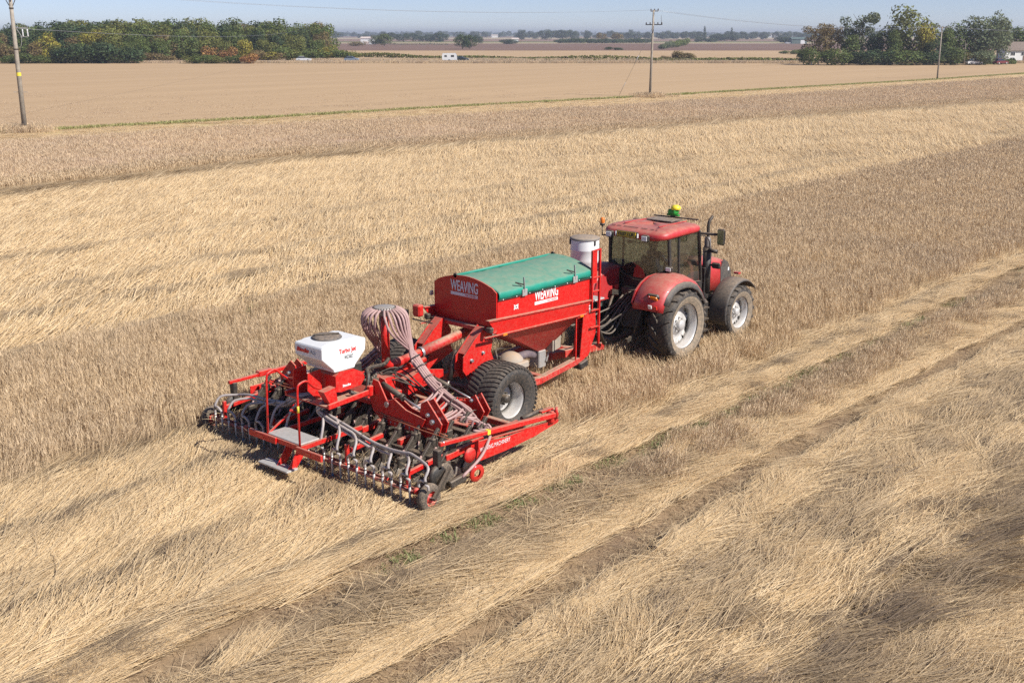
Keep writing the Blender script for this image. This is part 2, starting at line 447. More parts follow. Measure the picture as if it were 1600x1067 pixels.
M['margin_mown'] = cropmat('mown_margin', (0.56, 0.43, 0.23), (0.52, 0.40, 0.20), (0.48, 0.39, 0.18), R(-8), 2.0)
M['margin_green'] = cropmat('green_grass_line', (0.20, 0.24, 0.06), (0.25, 0.27, 0.08), (0.34, 0.31, 0.11), R(-8), 2.0, 0.5)
M['asphalt'] = mat('road_asphalt', (0.10, 0.098, 0.095), 0.9, var=0.15)

def band(name, d0, d1, s0, s1, z, m):
    return field(name, [fr(d0, s0), fr(d0, s1), fr(d1, s1), fr(d1, s0)], z, m)
# the mid field (tops of the standing crop) and the big far field
xs = [-60, 0, 14, 32, 48, 77, 136, 200, 300]
mn = [float(marg(x)[0]) for x in xs]; mf = [float(marg(x)[1]) for x in xs]
fu = [float(far_upper(x)) for x in xs]
def strip(name, xs, ya, yb, z, m):
    mb = MB(); V = []; n = len(xs)
    for x, a, b_ in zip(xs, ya, yb): V += [(x, a, z), (x, b_, z)]
    mb.add(V, [(2 * i, 2 * i + 2, 2 * i + 3, 2 * i + 1) for i in range(n - 1)]); return tag(mb.build(name, m, None, normals=False), kind='structure')
strip('middle_field', xs, [a + 1.2 for a in fu], mn, 0.42, M['pink_crop'])
xm = list(np.linspace(-60, 400, 93)); ma = [float(marg(x)[0]) for x in xm]; mb_ = [float(marg(x)[1]) for x in xm]
strip('mown_margin', xm, ma, mb_, 0.03, M['margin_mown'])
strip('green_margin_line', xm, [b_ - 0.75 + 0.25 * math.sin(x * .3) for x, b_ in zip(xm, mb_)], [b_ + 0.15 for b_ in mb_], 0.06, M['margin_green'])
strip('green_margin_line', xm, [a - 0.15 for a in ma], [a + 0.45 + 0.25 * math.sin(x * .37) for x, a in zip(xm, ma)], 0.06, M['margin_green'])
# far field: from the margin out to the lane, about 320 m off
mb = MB(); D_EDGE = 318.0
near = [Vector((x, float(marg(x)[1]) + 0.2, 0.14)) for x in (-60, 0, 31, 55, 80, 111, 194, 320)]
farl = [fr(D_EDGE, s, 0.14) for s in (-330, -200, -120, -50, 20, 80, 150, 215)]
n = len(near); V = near + farl
mb.add([*near, *[Vector((p.x, p.y, 0)) for p in near]], [(i, i + 1, n + i + 1, n + i) for i in range(n - 1)])
mb.add([*farl, *[Vector((p.x, p.y, 0)) for p in farl]], [(i, i + 1, n + i + 1, n + i) for i in range(n - 1)])
mb.add(V, [(i, i + 1, n + i + 1, n + i) for i in range(n - 1)]); tag(mb.build('far_field', M['far_stubble'], None, normals=False), kind='structure')
band('lane_verge', 318, 362, -420, 60, 0.10, M['rough_grass'])
band('lane', 336, 341.5, -420, 400, 0.16, M['asphalt'])
band('lane_verge', 318, 330, 60, 420, 0.10, M['rough_grass'])
band('stubble_field', 362, 560, -600, 700, 0.12, M['far_stubble'])
band('green_field', 352, 430, 120, 190, 0.2, M['green_field'])
band('ploughed_field', 560, 950, -900, 1200, 0.15, M['plough'])
band('pale_field', 950, 1060, -900, 1300, 0.18, M['pale_field'])
band('green_field', 1060, 1180, -1300, 1500, 0.2, M['green_field'])
band('brown_field', 1180, 1700, -1500, 1800, 0.22, M['plough2'])
band('pale_field', 1700, 2300, -3000, 3000, 0.25, M['pale_field'])
band('brown_field', 2300, 3500, -4000, 4000, 0.28, M['plough2'])
band('pale_field', 3500, 12000, -9000, 9000, 0.3, M['green_field'])

# ================================================================ STRAW
def strawmat(name, c_a, c_b, c_dark, topc=None, greyc=(0.245, 0.18, 0.12)):
    m, nt, b = newmat(name)
    g = nd(nt, 'ShaderNodeNewGeometry')
    ri = g.outputs['Random Per Island']
    at = nd(nt, 'ShaderNodeAttribute', attribute_type='INSTANCER', attribute_name='tint')
    ah = nd(nt, 'ShaderNodeAttribute', attribute_type='GEOMETRY', attribute_name='hh')
    c = mixc(nt, ri, c_a, c_b)
    dk = rng_map(nt, mth(nt, 'FRACT', mth(nt, 'MULTIPLY', ri, 7.13)), 0.72, 0.9)
    c = mixc(nt, mth(nt, 'MULTIPLY', dk, 0.7), c, c_dark)
    if topc: c = mixc(nt, rng_map(nt, ah.outputs['Fac'], 0.45, 0.85), c, topc)
    c = mixc(nt, at.outputs['Fac'], c, greyc)
    nt.links.new(c, b.inputs['Base Color'])
    b.inputs['Roughness'].default_value = 0.6; b.inputs['Specular IOR Level'].default_value = 0.25
    # thin stems let a little light through
    out = nt.nodes['Material Output']; tl = nd(nt, 'ShaderNodeBsdfTranslucent'); nt.links.new(c, tl.inputs[0])
    mx = nd(nt, 'ShaderNodeMixShader'); mx.inputs[0].default_value = 0.15
    nt.links.new(b.outputs[0], mx.inputs[1]); nt.links.new(tl.outputs[0], mx.inputs[2]); nt.links.new(mx.outputs[0], out.inputs[0])
    return m
M['straw'] = strawmat('lying_straw', (0.80, 0.62, 0.385), (0.69, 0.50, 0.27), (0.40, 0.25, 0.10))
M['stand'] = strawmat('standing_straw', (0.76, 0.57, 0.345), (0.62, 0.465, 0.285), (0.32, 0.215, 0.11), topc=(0.54, 0.42, 0.305), greyc=(0.42, 0.335, 0.26))
M['weed'] = strawmat('green_weed', (0.13, 0.20, 0.06), (0.20, 0.25, 0.09), (0.26, 0.27, 0.13), greyc=(0.3, 0.25, 0.12))

def ribbon_mesh(name, strands, m):
    """strands: list of (points[k,3], width, side vector)"""
    V = []; Fc = []; H = []
    for pts, w, sdv in strands:
        o = len(V); k = len(pts)
        for i, p in enumerate(pts):
            ww = w * (1.0 if i < k - 1 else 0.45)
            V.append(p - sdv * ww / 2); V.append(p + sdv * ww / 2); H += [p[2], p[2]]
        for i in range(k - 1): Fc.append((o + 2 * i, o + 2 * i + 1, o + 2 * i + 3, o + 2 * i + 2))
    me = bpy.data.meshes.new(name); me.from_pydata([tuple(v) for v in V], [], Fc)
    a = me.attributes.new('hh', 'FLOAT', 'POINT'); a.data.foreach_set('value', np.array(H, np.float32))
    me.materials.append(m); me.update()
    return bpy.data.objects.new(name, me)
def unit(v): return v / (np.linalg.norm(v) + 1e-9)
def lying(n, L, W, rx, ry, el, yawj, rise=0.05):
    S = []
    for _ in range(n):
        br = rng.uniform() < (0.22 if W < .01 else 0)      # broken, kinked pieces among the long stems
        l = L * (rng.uniform(0.2, 0.5) if br else rng.uniform(0.55, 1.15)); yaw = rng.normal(0, yawj * (4 if br else 1)); e = abs(rng.normal(el, el * 0.5)) ; 
        p = np.array([rng.uniform(-rx, rx) - l / 2, rng.uniform(-ry, ry), rng.uniform(0.0, rise)])
        d = np.array([math.cos(yaw) * math.cos(e), math.sin(yaw) * math.cos(e), math.sin(e)])
        bend = rng.normal(0, 0.045); sag = rng.uniform(0.0, 0.25) * l * math.sin(e)
        sd_ = unit(np.array([-d[1], d[0], rng.uniform(-0.6, 0.6)]))
        pts = []; kink = rng.normal(0, .4) if W < .01 and rng.uniform() < .2 else 0.0
        for t in (0, 0.35, 0.6, 1.0):
            q = p + d * l * t; q = q + np.array([-d[1], d[0], 0]) * (bend * t * t * l + (kink * max(0, t - .5) * l)); q[2] += -sag * t * t + abs(kink) * .25 * l * (0.5 - abs(t - .5)); pts.append(q)
        S.append((pts, W * rng.uniform(0.7, 1.3), sd_))
    return S
def standing(n, hgt, W, r, lean, headw=1.6):
    S = []
    for _ in range(n):
        h = hgt * rng.uniform(0.72, 1.12); a = rng.uniform(0, 6.283); ln = abs(rng.normal(0, lean))
        p = np.array([rng.uniform(-r, r), rng.uniform(-r, r), 0.0]); d = np.array([math.cos(a) * math.sin(ln), math.sin(a) * math.sin(ln), math.cos(ln)])
        b_ = rng.uniform(0, 6.283); sd_ = np.array([math.cos(b_), math.sin(b_), 0])
        k = rng.normal(0, 0.05, 2)
        pts = [p, p + d * h * 0.5, p + d * h * 0.85 + np.array([k[0], k[1], 0]) * 0.5, p + d * h + np.array([k[0], k[1], -0.02])]
        S.append((pts[:3] + [pts[3]], W * rng.uniform(0.7, 1.3), sd_))
        for q in range(1):      # seed pods / side twigs near the top
            t = rng.uniform(0.55, 0.98); b2 = rng.uniform(0, 6.283); l2 = rng.uniform(0.05, 0.12)
            o = p + d * h * t; e = np.array([math.cos(b2) * 0.6, math.sin(b2) * 0.6, 0.8])
            S.append(([o, o + e * l2], W * headw * rng.uniform(0.7, 1.5), np.array([-math.sin(b2), math.cos(b2), 0])))
    return S
def tangle(n, L, W, r, elmax):
    S = []
    for _ in range(n):
        l = L * rng.uniform(0.4, 1.1); a = rng.uniform(0, 6.283); e = rng.uniform(0.02, elmax)
        p = np.array([rng.uniform(-r, r), rng.uniform(-r, r), rng.uniform(0, 0.06)]); d = np.array([math.cos(a) * math.cos(e), math.sin(a) * math.cos(e), math.sin(e)])
        sg = 0.35 * l * math.sin(e)
        pts = [p + d * l * t - np.array([0, 0, sg * t * t * 1.5]) for t in (0, 0.4, 0.75, 1)]
        S.append((pts, W * rng.uniform(0.7, 1.3), unit(np.array([-d[1], d[0], rng.uniform(-0.7, 0.7)]))))
    return S
def weedc(n, r):
    S = []
    for _ in range(n):
        a = rng.uniform(0, 6.283); e = rng.uniform(0.2, 1.3); l = rng.uniform(0.03, 0.10); p = np.array([rng.uniform(-r, r), rng.uniform(-r, r), 0.0])
        d = np.array([math.cos(a) * math.cos(e), math.sin(a) * math.cos(e), math.sin(e)])
        S.append(([p, p + d * l, p + d * l * 1.6 - np.array([0, 0, 0.3 * l])], rng.uniform(0.008, 0.02), np.array([-math.sin(a), math.cos(a), 0])))
    return S
def coll(name, objs):
    c = bpy.data.collections.new(name)
    for i, o in enumerate(objs): o.name = '%s_%02d' % (name, i); c.objects.link(o)
    return c
def scatter(name, collection, pos, rot, scl, tint, idx, label=None, kind='stuff', cat=None):
    """one object; geometry nodes put a clump on every point"""
    me = bpy.data.meshes.new(name); n = len(pos); me.vertices.add(n); me.vertices.foreach_set('co', np.asarray(pos, np.float32).ravel())
    for nm, ty, dat in (('rot', 'FLOAT_VECTOR', rot), ('scl', 'FLOAT_VECTOR', scl)):
        a = me.attributes.new(nm, ty, 'POINT'); a.data.foreach_set('vector', np.asarray(dat, np.float32).ravel())
    a = me.attributes.new('tint', 'FLOAT', 'POINT'); a.data.foreach_set('value', np.asarray(tint, np.float32))
    a = me.attributes.new('idx', 'INT', 'POINT'); a.data.foreach_set('value', np.asarray(idx, np.int32))
    o = bpy.data.objects.new(name, me); col.objects.link(o)
    ng = bpy.data.node_groups.new(name + '_nodes', 'GeometryNodeTree')
    ng.interface.new_socket('Geometry', in_out='INPUT', socket_type='NodeSocketGeometry'); ng.interface.new_socket('Geometry', in_out='OUTPUT', socket_type='NodeSocketGeometry')
    gi = ng.nodes.new('NodeGroupInput'); go = ng.nodes.new('NodeGroupOutput'); ip = ng.nodes.new('GeometryNodeInstanceOnPoints')
    ci = ng.nodes.new('GeometryNodeCollectionInfo'); ci.inputs['Collection'].default_value = collection
    ci.inputs['Separate Children'].default_value = True; ci.inputs['Reset Children'].default_value = True
    def attr(nm, ty):
        a = ng.nodes.new('GeometryNodeInputNamedAttribute'); a.data_type = ty; a.inputs['Name'].default_value = nm; return a.outputs['Attribute']
    e2r = ng.nodes.new('FunctionNodeEulerToRotation')
    L = ng.links.new
    L(gi.outputs[0], ip.inputs['Points']); L(ci.outputs[0], ip.inputs['Instance']); ip.inputs['Pick Instance'].default_value = True
    L(attr('idx', 'INT'), ip.inputs['Instance Index']); L(attr('rot', 'FLOAT_VECTOR'), e2r.inputs[0]); L(e2r.outputs[0], ip.inputs['Rotation'])
    L(attr('scl', 'FLOAT_VECTOR'), ip.inputs['Scale']); L(ip.outputs[0], go.inputs[0])
    md = o.modifiers.new('scatter', 'NODES'); md.node_group = ng
    return tag(o, label, cat, None, kind)

NV = 5
def cellrand(x, y, sx, sy, k=0):
    """one random number per irregular patch of the field"""
    u = x / sx + 0.45 * np.sin(y * 2.1 + k) + 0.25 * np.sin(y * 5.3 + x * 1.7); v = y / sy + 0.45 * np.sin(x * 1.9 + 2 * k) + 0.25 * np.sin(x * 4.7 - y * 2.3)
    h = np.sin(np.floor(u) * 127.1 + np.floor(v) * 311.7 + k * 74.7) * 43758.5453
    return h - np.floor(h)
def cellnorm(x, y, sx, sy, k=0): return (cellrand(x, y, sx, sy, k) + cellrand(x, y, sx, sy, k + 11) + cellrand(x, y, sx, sy, k + 23) - 1.5) * 2.0
C_LIE = coll('lying', [ribbon_mesh('l', lying(70, 1.0, 0.0072, 0.40, 0.34, R(3), R(6), 0.035), M['straw']) for _ in range(NV)])
C_LIEF = coll('lying_far', [ribbon_mesh('l', lying(80, 1.25, 0.016, 0.8, 0.7, R(5), R(6)), M['straw']) for _ in range(NV)])
C_STD = coll('standing', [ribbon_mesh('s', standing(40, 0.50, 0.0066, 0.27, R(3.5), 1.1), M['stand']) for _ in range(NV)])
C_STDF = coll('standing_far', [ribbon_mesh('s', standing(75, 0.50, 0.016, 0.75, R(4), 1.0), M['stand']) for _ in range(NV)])
C_TAN = coll('tangle', [ribbon_mesh('t', tangle(80, 0.6, 0.0062, 0.4, R(38)), M['straw']) for _ in range(NV)])
C_BIT = coll('bits', [ribbon_mesh('b', tangle(60, 0.16, 0.006, 0.45, R(18)), M['straw']) for _ in range(NV)])
M['grass_pale'] = strawmat('yellow_green_grass', (0.26, 0.31, 0.08), (0.36, 0.36, 0.11), (0.16, 0.22, 0.05), greyc=(0.45, 0.38, 0.18))
C_GRS = coll('grass_tuft', [ribbon_mesh('g', weedc(80, 0.3), M['grass_pale']) for _ in range(NV)])
C_WEED = coll('weeds', [ribbon_mesh('w', weedc(70, 0.22), M['weed']) for _ in range(NV)])

def in_view(x, y, margin=2.5):
    dx = x - CAM.x; dy = y - CAM.y; d = dx * _fh.x + dy * _fh.y; s = dx * _rt.x + dy * _rt.y
    lim = (IMG_W / 2 / F_PX) * (d * math.cos(PITCH) + 2.2) * 1.02 + margin
    return (d > 8.5) & (np.abs(s) < lim), d, s
def sample(x0, x1, y0, y1, dens):
    n = int((x1 - x0) * (y1 - y0) * dens); x = rng.uniform(x0, x1, n); y = rng.uniform(y0, y1, n)
    k, d, s = in_view(x, y); return x[k], y[k], d[k]
def emit(name, C, x, y, yaw, pitch=None, s=1.0, tint=None, z=None, sz=1.0, roll=None, label=None, sj=0.15, drape=0.0):
    n = len(x); z = height(x, y) if z is None else z
    rot = np.zeros((n, 3)); rot[:, 2] = yaw
    if pitch is not None: rot[:, 1] = -pitch
    if roll is not None: rot[:, 0] = roll
    sc = np.ones((n, 3)) * (s * rng.uniform(1 - sj, 1 + sj, n))[:, None]; sc[:, 2] *= sz
    tint = np.zeros(n) if tint is None else np.clip(tint, 0, 1)
    return scatter(name, C, np.stack([x, y, z + 0.0 * x], 1), rot, sc, tint, rng.integers(0, NV, n), label)

# --- 1. freshly drilled and rolled strip behind the drill
def on_tracks(x, y, T, a=0.04, k=1.0):
    r = np.zeros_like(x)
    for c, w, d in T: r = np.maximum(r, bumpf(y, track_y(c, x, a), w * k))
    return r
x, y, d = sample(-9, 0.3, -3.2, 3.7, 26)
tr = on_tracks(x, y, TRACKS_BEHIND, k=1.3)
keep = rng.uniform(0, 1, len(x)) > on_tracks(x, y, TRACKS_BEHIND, k=1.6) * 1.25; x, y, tr = x[keep], y[keep], tr[keep]
side = np.clip(-(y + 1.9) / 0.8, 0, 1)
cn = cellnorm(x, y, 0.9, 0.5); c2 = cellrand(x, y, 0.7, 0.4, 3); kk = (c2 > 0.10) | (rng.uniform(0, 1, len(x)) < 0.35); x, y, tr, cn, c2 = x[kk], y[kk], tr[kk], cn[kk], c2[kk]; side = np.clip(-(y + 1.9) / 0.8, 0, 1)
yaw = R(34) + R(5) * lownoise(x, y, 0.6) + R(7) * cn - tr * R(26) - side * R(22) + rng.normal(0, R(4), len(x))
emit('rolled_straw', C_LIE, x, y, yaw, R(0) + R(5) * rng.uniform(0, 1, len(x)) + R(3) * lownoise(x, y, 2.2), 1.15, tr * 0.9 + 0.10 * lownoise(x, y, 1.4) + 0.30 * (c2 < 0.22) + 0.06, sz=0.9, z=height(x, y) + 0.07 * cellrand(x, y, 0.9, 0.5, 5) * (1 - tr),
     label='pale rolled straw lying on the drilled strip behind the seed drill')
# --- 2. the broad flattened band beyond the standing strip
def band_pts(dens0, dmin, dmax, x1=150):
    x, y, d = sample(-12, x1, 11.0, 46.5, dens0); k = (y < far_upper(x) + 0.5) & (y > 12.0 + 0.12 * np.sin(x * .4)) & (y < far_upper(x) - 0.3) & (d >= dmin) & (d < dmax); return x[k], y[k], d[k]
for nm, C, dens, d0, d1, s in (('a', C_LIEF, 4.2, 0, 75, 1.0), ('b', C_LIEF, 1.9, 75, 190, 1.5)):
    x, y, d = band_pts(dens, d0, d1, 100 if nm == 'a' else 240)
    tr = on_tracks(x, y, TRACKS_FAR, k=1.3); edge = np.clip((y - (far_upper(x) - 4.5)) / 3.0, 0, 1)
    keep = rng.uniform(0, 1, len(x)) > on_tracks(x, y, TRACKS_FAR, k=1.7) * 1.2; x, y, tr, edge, d = x[keep], y[keep], tr[keep], edge[keep], d[keep]
    cn = cellnorm(x, y, 1.8, 1.0); cr = cellrand(x, y, 1.5, 0.8, 3)
    yaw = R(40) + R(5) * lownoise(x, y, 0.35) + R(6) * cn + rng.normal(0, R(6), len(x)) - tr * R(30) + edge * (R(-70) + R(30) * rng.normal(0, 1, len(x)))
    emit('flattened_straw', C, x, y, yaw, R(4) + R(2) * lownoise(x, y, 0.5) - tr * R(3) + rng.normal(0, R(2), len(x)), s,
         0.10 * lownoise(x, y, 0.3) + tr * 0.9 + edge * 0.55 + 0.02 + 0.22 * (cr < 0.16), sz=1.0, z=height(x, y) + 0.08 * cr,
         label='pale flattened straw band beyond the standing strip' if nm == 'a' else 'farther end of the pale flattened straw band')
def wheeling(c, x0, x1, w, per_m, s, tint, label, a=0.12, C=None, zo=0.17):
    n = int((x1 - x0) * per_m); x = rng.uniform(x0, x1, n); y = track_y(c, x, a) + rng.normal(0, w, n); k, d, sd_ = in_view(x, y); x, y = x[k], y[k]
    g = cellrand(x, y, 2.5, 5.0, 4) > 0.18; x, y = x[g], y[g]
    emit('wheeling_straw', C or C_LIE, x, y, rng.normal(R(2), R(12), len(x)), 0 * x, s, tint + rng.uniform(-.2, .2, len(x)), z=height(x, y) + zo, sz=.5, label=label)
wheeling(15.4, 0, 95, .15, 11, .9, .50, 'dark crushed wheel mark, nearest of those in the flattened band')
wheeling(18.2, 0, 95, .15, 9, .9, .42, 'dark crushed wheel mark, second in the flattened band')
wheeling(24.0, 0, 110, .16, 7, 1.0, .35, 'dark crushed wheel mark, third in the flattened band')
wheeling(11.5, -5, 95, .16, 12, .9, .60, 'dark crushed line between the flattened band and the standing strip')
wheeling(1.35, -9, -.4, .10, 16, .8, .9, 'dark wheel mark left behind the drill, farther one', .04, zo=.11)
wheeling(-1.25, -9, -.4, .10, 16, .8, .9, 'dark wheel mark left behind the drill, nearer one', .04, zo=.11)
wheeling(3.3, -9, .2, .16, 12, .8, .8, 'dark crushed line along the foot of the standing strip behind the drill', .04, zo=.08)
n = 2600; x = rng.uniform(-5, 230, n); y = far_upper(x) - np.abs(rng.normal(0, 1.1, n)); k, d, sd_ = in_view(x, y); x, y = x[k], y[k]
emit('flattened_straw', C_LIE, x, y, rng.normal(R(-40), R(40), len(x)), R(6) + 0 * x, 1.3, .15 + .45 * cellrand(x, y, 3, 1.5, 2), z=height(x, y) + .10, label='ruffled darker straw along the edge of the middle field')
# --- 3. standing crop in the strip the machine is driving through
def machine_gap(x, y):
    g = (x > -0.9) & (x < 5.6) & (np.abs(y) < 3.45)                      # the drill itself
    g |= (x <= -0.5) & (y < 3.55 + 0.15 * np.sin(x * 1.7))                # already rolled
    for yy in (-1.15, 1.15):
        g |= (np.abs(y - yy) < (0.95 if yy < 0 else 0.5)) & (x > 3) & (x < 14.35)              # wheelings
    g |= (np.abs(y) < 0.25) & (x > 5.5) & (x < 9.2) & False
    return g
x, y, d = sample(-9, 62, -3.0, 11.3, 14)
lowedge = -2.75 + 0.12 * np.sin(x * 0.9) + 0.1 * np.sin(x * 2.3)
k = (d < 44 + 26 * rng.uniform(0, 1, len(x))) & (~machine_gap(x, y)) & (y > lowedge) & (y < 11.15 + 0.15 * np.sin(x * .7)); x, y, d = x[k], y[k], d[k]
edge = np.clip((lowedge[k] + 0.55 - y) / 0.55, 0, 1) * (x > 3) + np.clip((4.5 - y) / 0.8, 0, 1) * (x < -0.4)
gap2 = lownoise(x * 1.0, y * 1.0, 2.2) > 0.55; kk = ~(gap2 & (rng.uniform(0, 1, len(x)) < 0.6)); x, y, edge = x[kk], y[kk], edge[kk]
yaw = np.where(x > 3, R(-90), R(-20)) + rng.normal(0, R(50), len(x))
emit('standing_crop', C_STD, x, y, yaw, -(edge * R(22) * rng.uniform(0, 1.3, len(x))) + rng.normal(0, R(3), len(x)), 1.0, 0.10 + 0.25 * lownoise(x, y, 0.45), sz=1.0,
     label='dry standing crop stems in the strip around the machine')
x, y, d = sample(14, 260, -4.5, 13.5, 4.0)
k = (d >= 40 + 26 * rng.uniform(0, 1, len(x))) & (y > -2.6) & (y < 11.2 + 0.012 * (x - 30)); x, y = x[k], y[k]
emit('standing_crop', C_STDF, x, y, rng.uniform(0, 6.28, len(x)), None, 1.0, 0.12 + 0.25 * lownoise(x, y, 0.45), label='farther end of the standing crop strip')
# stems half pushed over beside the drill and ahead of its wheels
x, y, d = sample(5.2, 14.3, -2.2, -0.3, 20); k = (rng.uniform(0, 1, len(x)) < 0.8); x, y = x[k], y[k]
emit('pushed_crop', C_STD, x, y, rng.normal(R(70), R(25), len(x)), -R(10) - R(30) * rng.uniform(0, 1, len(x)), 0.8, 0.0 * x, sz=0.75,
     label='stems pushed over between the drill wheel and the tractor')
# --- 4. mid field of standing crop: stems along its near edge and over its tops
x, y, d = sample(-5, 240, 28, 82, 1.6); k = (y > far_upper(x) + 0.6) & (y < marg(x)[0] - 0.1) & (d < 230); x, y, d = x[k], y[k], d[k]
emit('standing_crop', C_STDF, x, y, rng.uniform(0, 6.28, len(x)), None, 1.3, 0.28 + 0.22 * lownoise(x, y, 0.15), sz=0.95, label='pinkish brown standing crop in the middle field')
xx = rng.uniform(0, 230, 5200); yy = far_upper(xx) + np.abs(rng.normal(0, 0.7, len(xx))) + 0.2; k, d, s = in_view(xx, yy); xx, yy = xx[k], yy[k]
emit('standing_crop', C_STDF, xx, yy, rng.normal(R(-100), R(40), len(xx)), -R(8) * rng.uniform(0, 1.5, len(xx)), 1.1, 0.05 + 0.1 * rng.uniform(0, 1, len(xx)), sz=0.95, label='golden stems along the edge of the middle field')
# a thin scatter over the far field
x, y, d = sample(-40, 330, 55, 190, 0.5); k = (y > marg(x)[1] + 0.4) & (d < 110 + 60 * rng.uniform(0, 1, len(x)) ** 2); x, y, d = x[k], y[k], d[k]
emit('far_crop', C_STDF, x, y, rng.uniform(0, 6.28, len(x)), None, 1.3, 0.45 + 0.1 * lownoise(x, y, 0.08), sz=0.30, label='thin dry stems over the far field')
x, y, d = sample(-20, 300, 40, 84, 0.8); mA, mB_ = marg(x); k = (y > mA) & (y < mB_) & (d < 230); x, y, mA, mB_ = x[k], y[k], mA[k], mB_[k]
emit('margin_straw', C_LIEF, x, y, rng.normal(R(-5), R(25), len(x)), 0 * x, 1.2, rng.uniform(0, .08, len(x)), z=0.03 + 0 * x, sz=.5, label='mown dry grass lying on the field margin')
n = 3000; x = rng.uniform(-20, 300, n); mA, mB_ = marg(x); far_ = rng.uniform(0, 1, n) < .7; y = np.where(far_, mB_ - .35, mA + .5) + rng.normal(0, .25, n); k, d, sd_ = in_view(x, y); x, y = x[k], y[k]
emit('margin_grass', C_GRS, x, y, rng.uniform(0, 6.28, len(x)), None, 2.2, rng.uniform(.2, .9, len(x)), z=0.05 + 0 * x, label='green grass tufts along the field margin')
# --- 5. the messy foreground to the right of the machine
x, y, d = sample(-8, 52, -18, -2.4, 24)
lowe = -2.75 + 0.12 * np.sin(x * 0.9) + 0.1 * np.sin(x * 2.3)
k = (y < lowe + 0.25) & ~((x < 0.3) & (y > -3.2)); x, y, d = x[k], y[k], d[k]
t1 = on_tracks(x, y, TRACKS[:2], 0.12, 1.35); t3 = on_tracks(x, y, TRACKS[3:], 0.12, 1.2)
k = (rng.uniform(0, 1, len(x)) > t1 * 2.4); k &= (d < 45) | (rng.uniform(0, 1, len(x)) < 0.6); x, y, d, t1, t3 = x[k], y[k], d[k], t1[k], t3[k]
w1 = lownoise(x, y, 1.1); w2 = lownoise(y + 7, x - 3, 0.9)
yaw = np.zeros_like(x); pit = np.zeros_like(x); tin = np.zeros_like(x)
KY = [-18, -11.6, -11.2, -10.1, -9.9, -9.1, -8.9, -8.2, -8.0, -7.2, -6.05, -5.7, -5.2, -4.7, -4.0, -3.4, -3.15, -2.6]
yy_ = y + 0.12 * np.sin(x * 0.5) + 0.08 * np.sin(x * 1.7 + 1)
yaw = R(1) * np.interp(yy_, KY, [-45, -40, -62, -60, -2, -2, 0, 0, -42, -38, -2, -40, -62, -85, -12, -34, -4, -5])
pit = R(1) * np.interp(yy_, KY, [10, 12, 20, 20, 2, 1, 5, 5, 4, 2, 1, 4, 14, 22, 2, 3, 1, 6])
tin = np.interp(yy_, KY, [.15, .25, .70, .70, .05, 0, .50, .50, .12, .05, 0, .05, .25, .70, .15, .10, 0, .25])
tin = np.where(tin > .2, tin * (0.25 + 0.9 * cellrand(x, y, 1.1, 0.28, 8) + rng.uniform(-.3, .5, len(x))), tin + 0.35 * (rng.uniform(0, 1, len(x)) < .12))
rnd = np.interp(yy_, KY, [1.2, 1.2, 1.3, 1.2, .5, .35, .35, .4, 1, .9, .35, .7, .9, .9, .6, .8, .3, .6])
w3 = lownoise(x * 1.5 + 11, y * 2.5, 2.0)
cn = cellnorm(x, y, 0.75, 0.5, 2); cr = cellrand(x, y, 0.75, 0.5, 6); cg = cellrand(x, y, 0.55, 0.35, 9)
yaw += (R(5) * w1 + R(5) * w3 + R(20) * cn) * rnd + rng.normal(0, R(7), len(x)); pit = pit * 0.6 + (R(2) * w2 + R(1.5)) * rnd
tw = np.clip(np.maximum(1.7 * on_tracks(x, y, TRACKS[:2], 0.12, 2.3), 0.8 * t3), 0, 1); yaw *= 1 - tw * 0.9; pit *= 1 - tw
tin += 0.12 * w2 + 0.10 * w3 + (0.40 * (cr - 0.45) + 0.35 * (cg < 0.25)) * rnd; pit += R(16) * np.clip(cr - 0.7, 0, 1) * (1 - tw)
zoff = 0.10 * cr * (1 - tw); kk = (cg > 0.16) | (rng.uniform(0, 1, len(x)) < 0.25); x, y, yaw, pit, tin, zoff = x[kk], y[kk], yaw[kk], pit[kk], tin[kk], zoff[kk]
emit('tangled_straw', C_LIE, x, y, yaw, np.clip(pit, R(-2), R(50)), 0.85, tin, sz=1.15, sj=0.3, z=height(x, y) + zoff, label='matted straw on the right hand foreground')
x, y, d = sample(-8, 40, -17, -3.0, 7.0); w = lownoise(x, y, 1.3); k = (w > -0.1) & (on_tracks(x, y, TRACKS[:2], 0.12, 1.5) < 0.35); x, y, w = x[k], y[k], w[k]
emit('straw_tangle', C_TAN, x, y, rng.uniform(0, 6.28, len(x)), None, 0.9, 0.3 + 0.35 * w, sz=1.0, sj=0.3, label='loose tangled straw tufts among the matted straw')
x, y, d = sample(-8, 45, -12, -2.5, 9); k = on_tracks(x, y, TRACKS[:2] + TRACKS[3:], 0.12, 1.5) > 0.25; x, y = x[k], y[k]
emit('chopped_straw', C_BIT, x, y, rng.uniform(0, 6.28, len(x)), None, 0.9, rng.uniform(.1, .8, len(x)), sz=.6, label='short straw bits on the bare soil tracks')
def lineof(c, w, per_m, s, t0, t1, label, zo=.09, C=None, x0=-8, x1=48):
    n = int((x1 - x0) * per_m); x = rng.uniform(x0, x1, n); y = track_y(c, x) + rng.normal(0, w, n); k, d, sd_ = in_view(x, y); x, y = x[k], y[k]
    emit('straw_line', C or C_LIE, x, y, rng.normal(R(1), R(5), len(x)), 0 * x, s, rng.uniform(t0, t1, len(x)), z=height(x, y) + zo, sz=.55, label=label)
lineof(-6.02, .05, 9, .85, 0, .08, 'pale line of straw along the upper side of the wide soil track')
lineof(-7.22, .07, 6, .85, 0, .15, 'pale line of straw along the lower side of the wide soil track')
lineof(-3.72, .05, 8, .85, 0, .08, 'pale line of straw above the weedy soil track')
lineof(-3.12, .04, 8, .8, 0, .08, 'pale line of straw at the foot of the standing crop beside the machine')
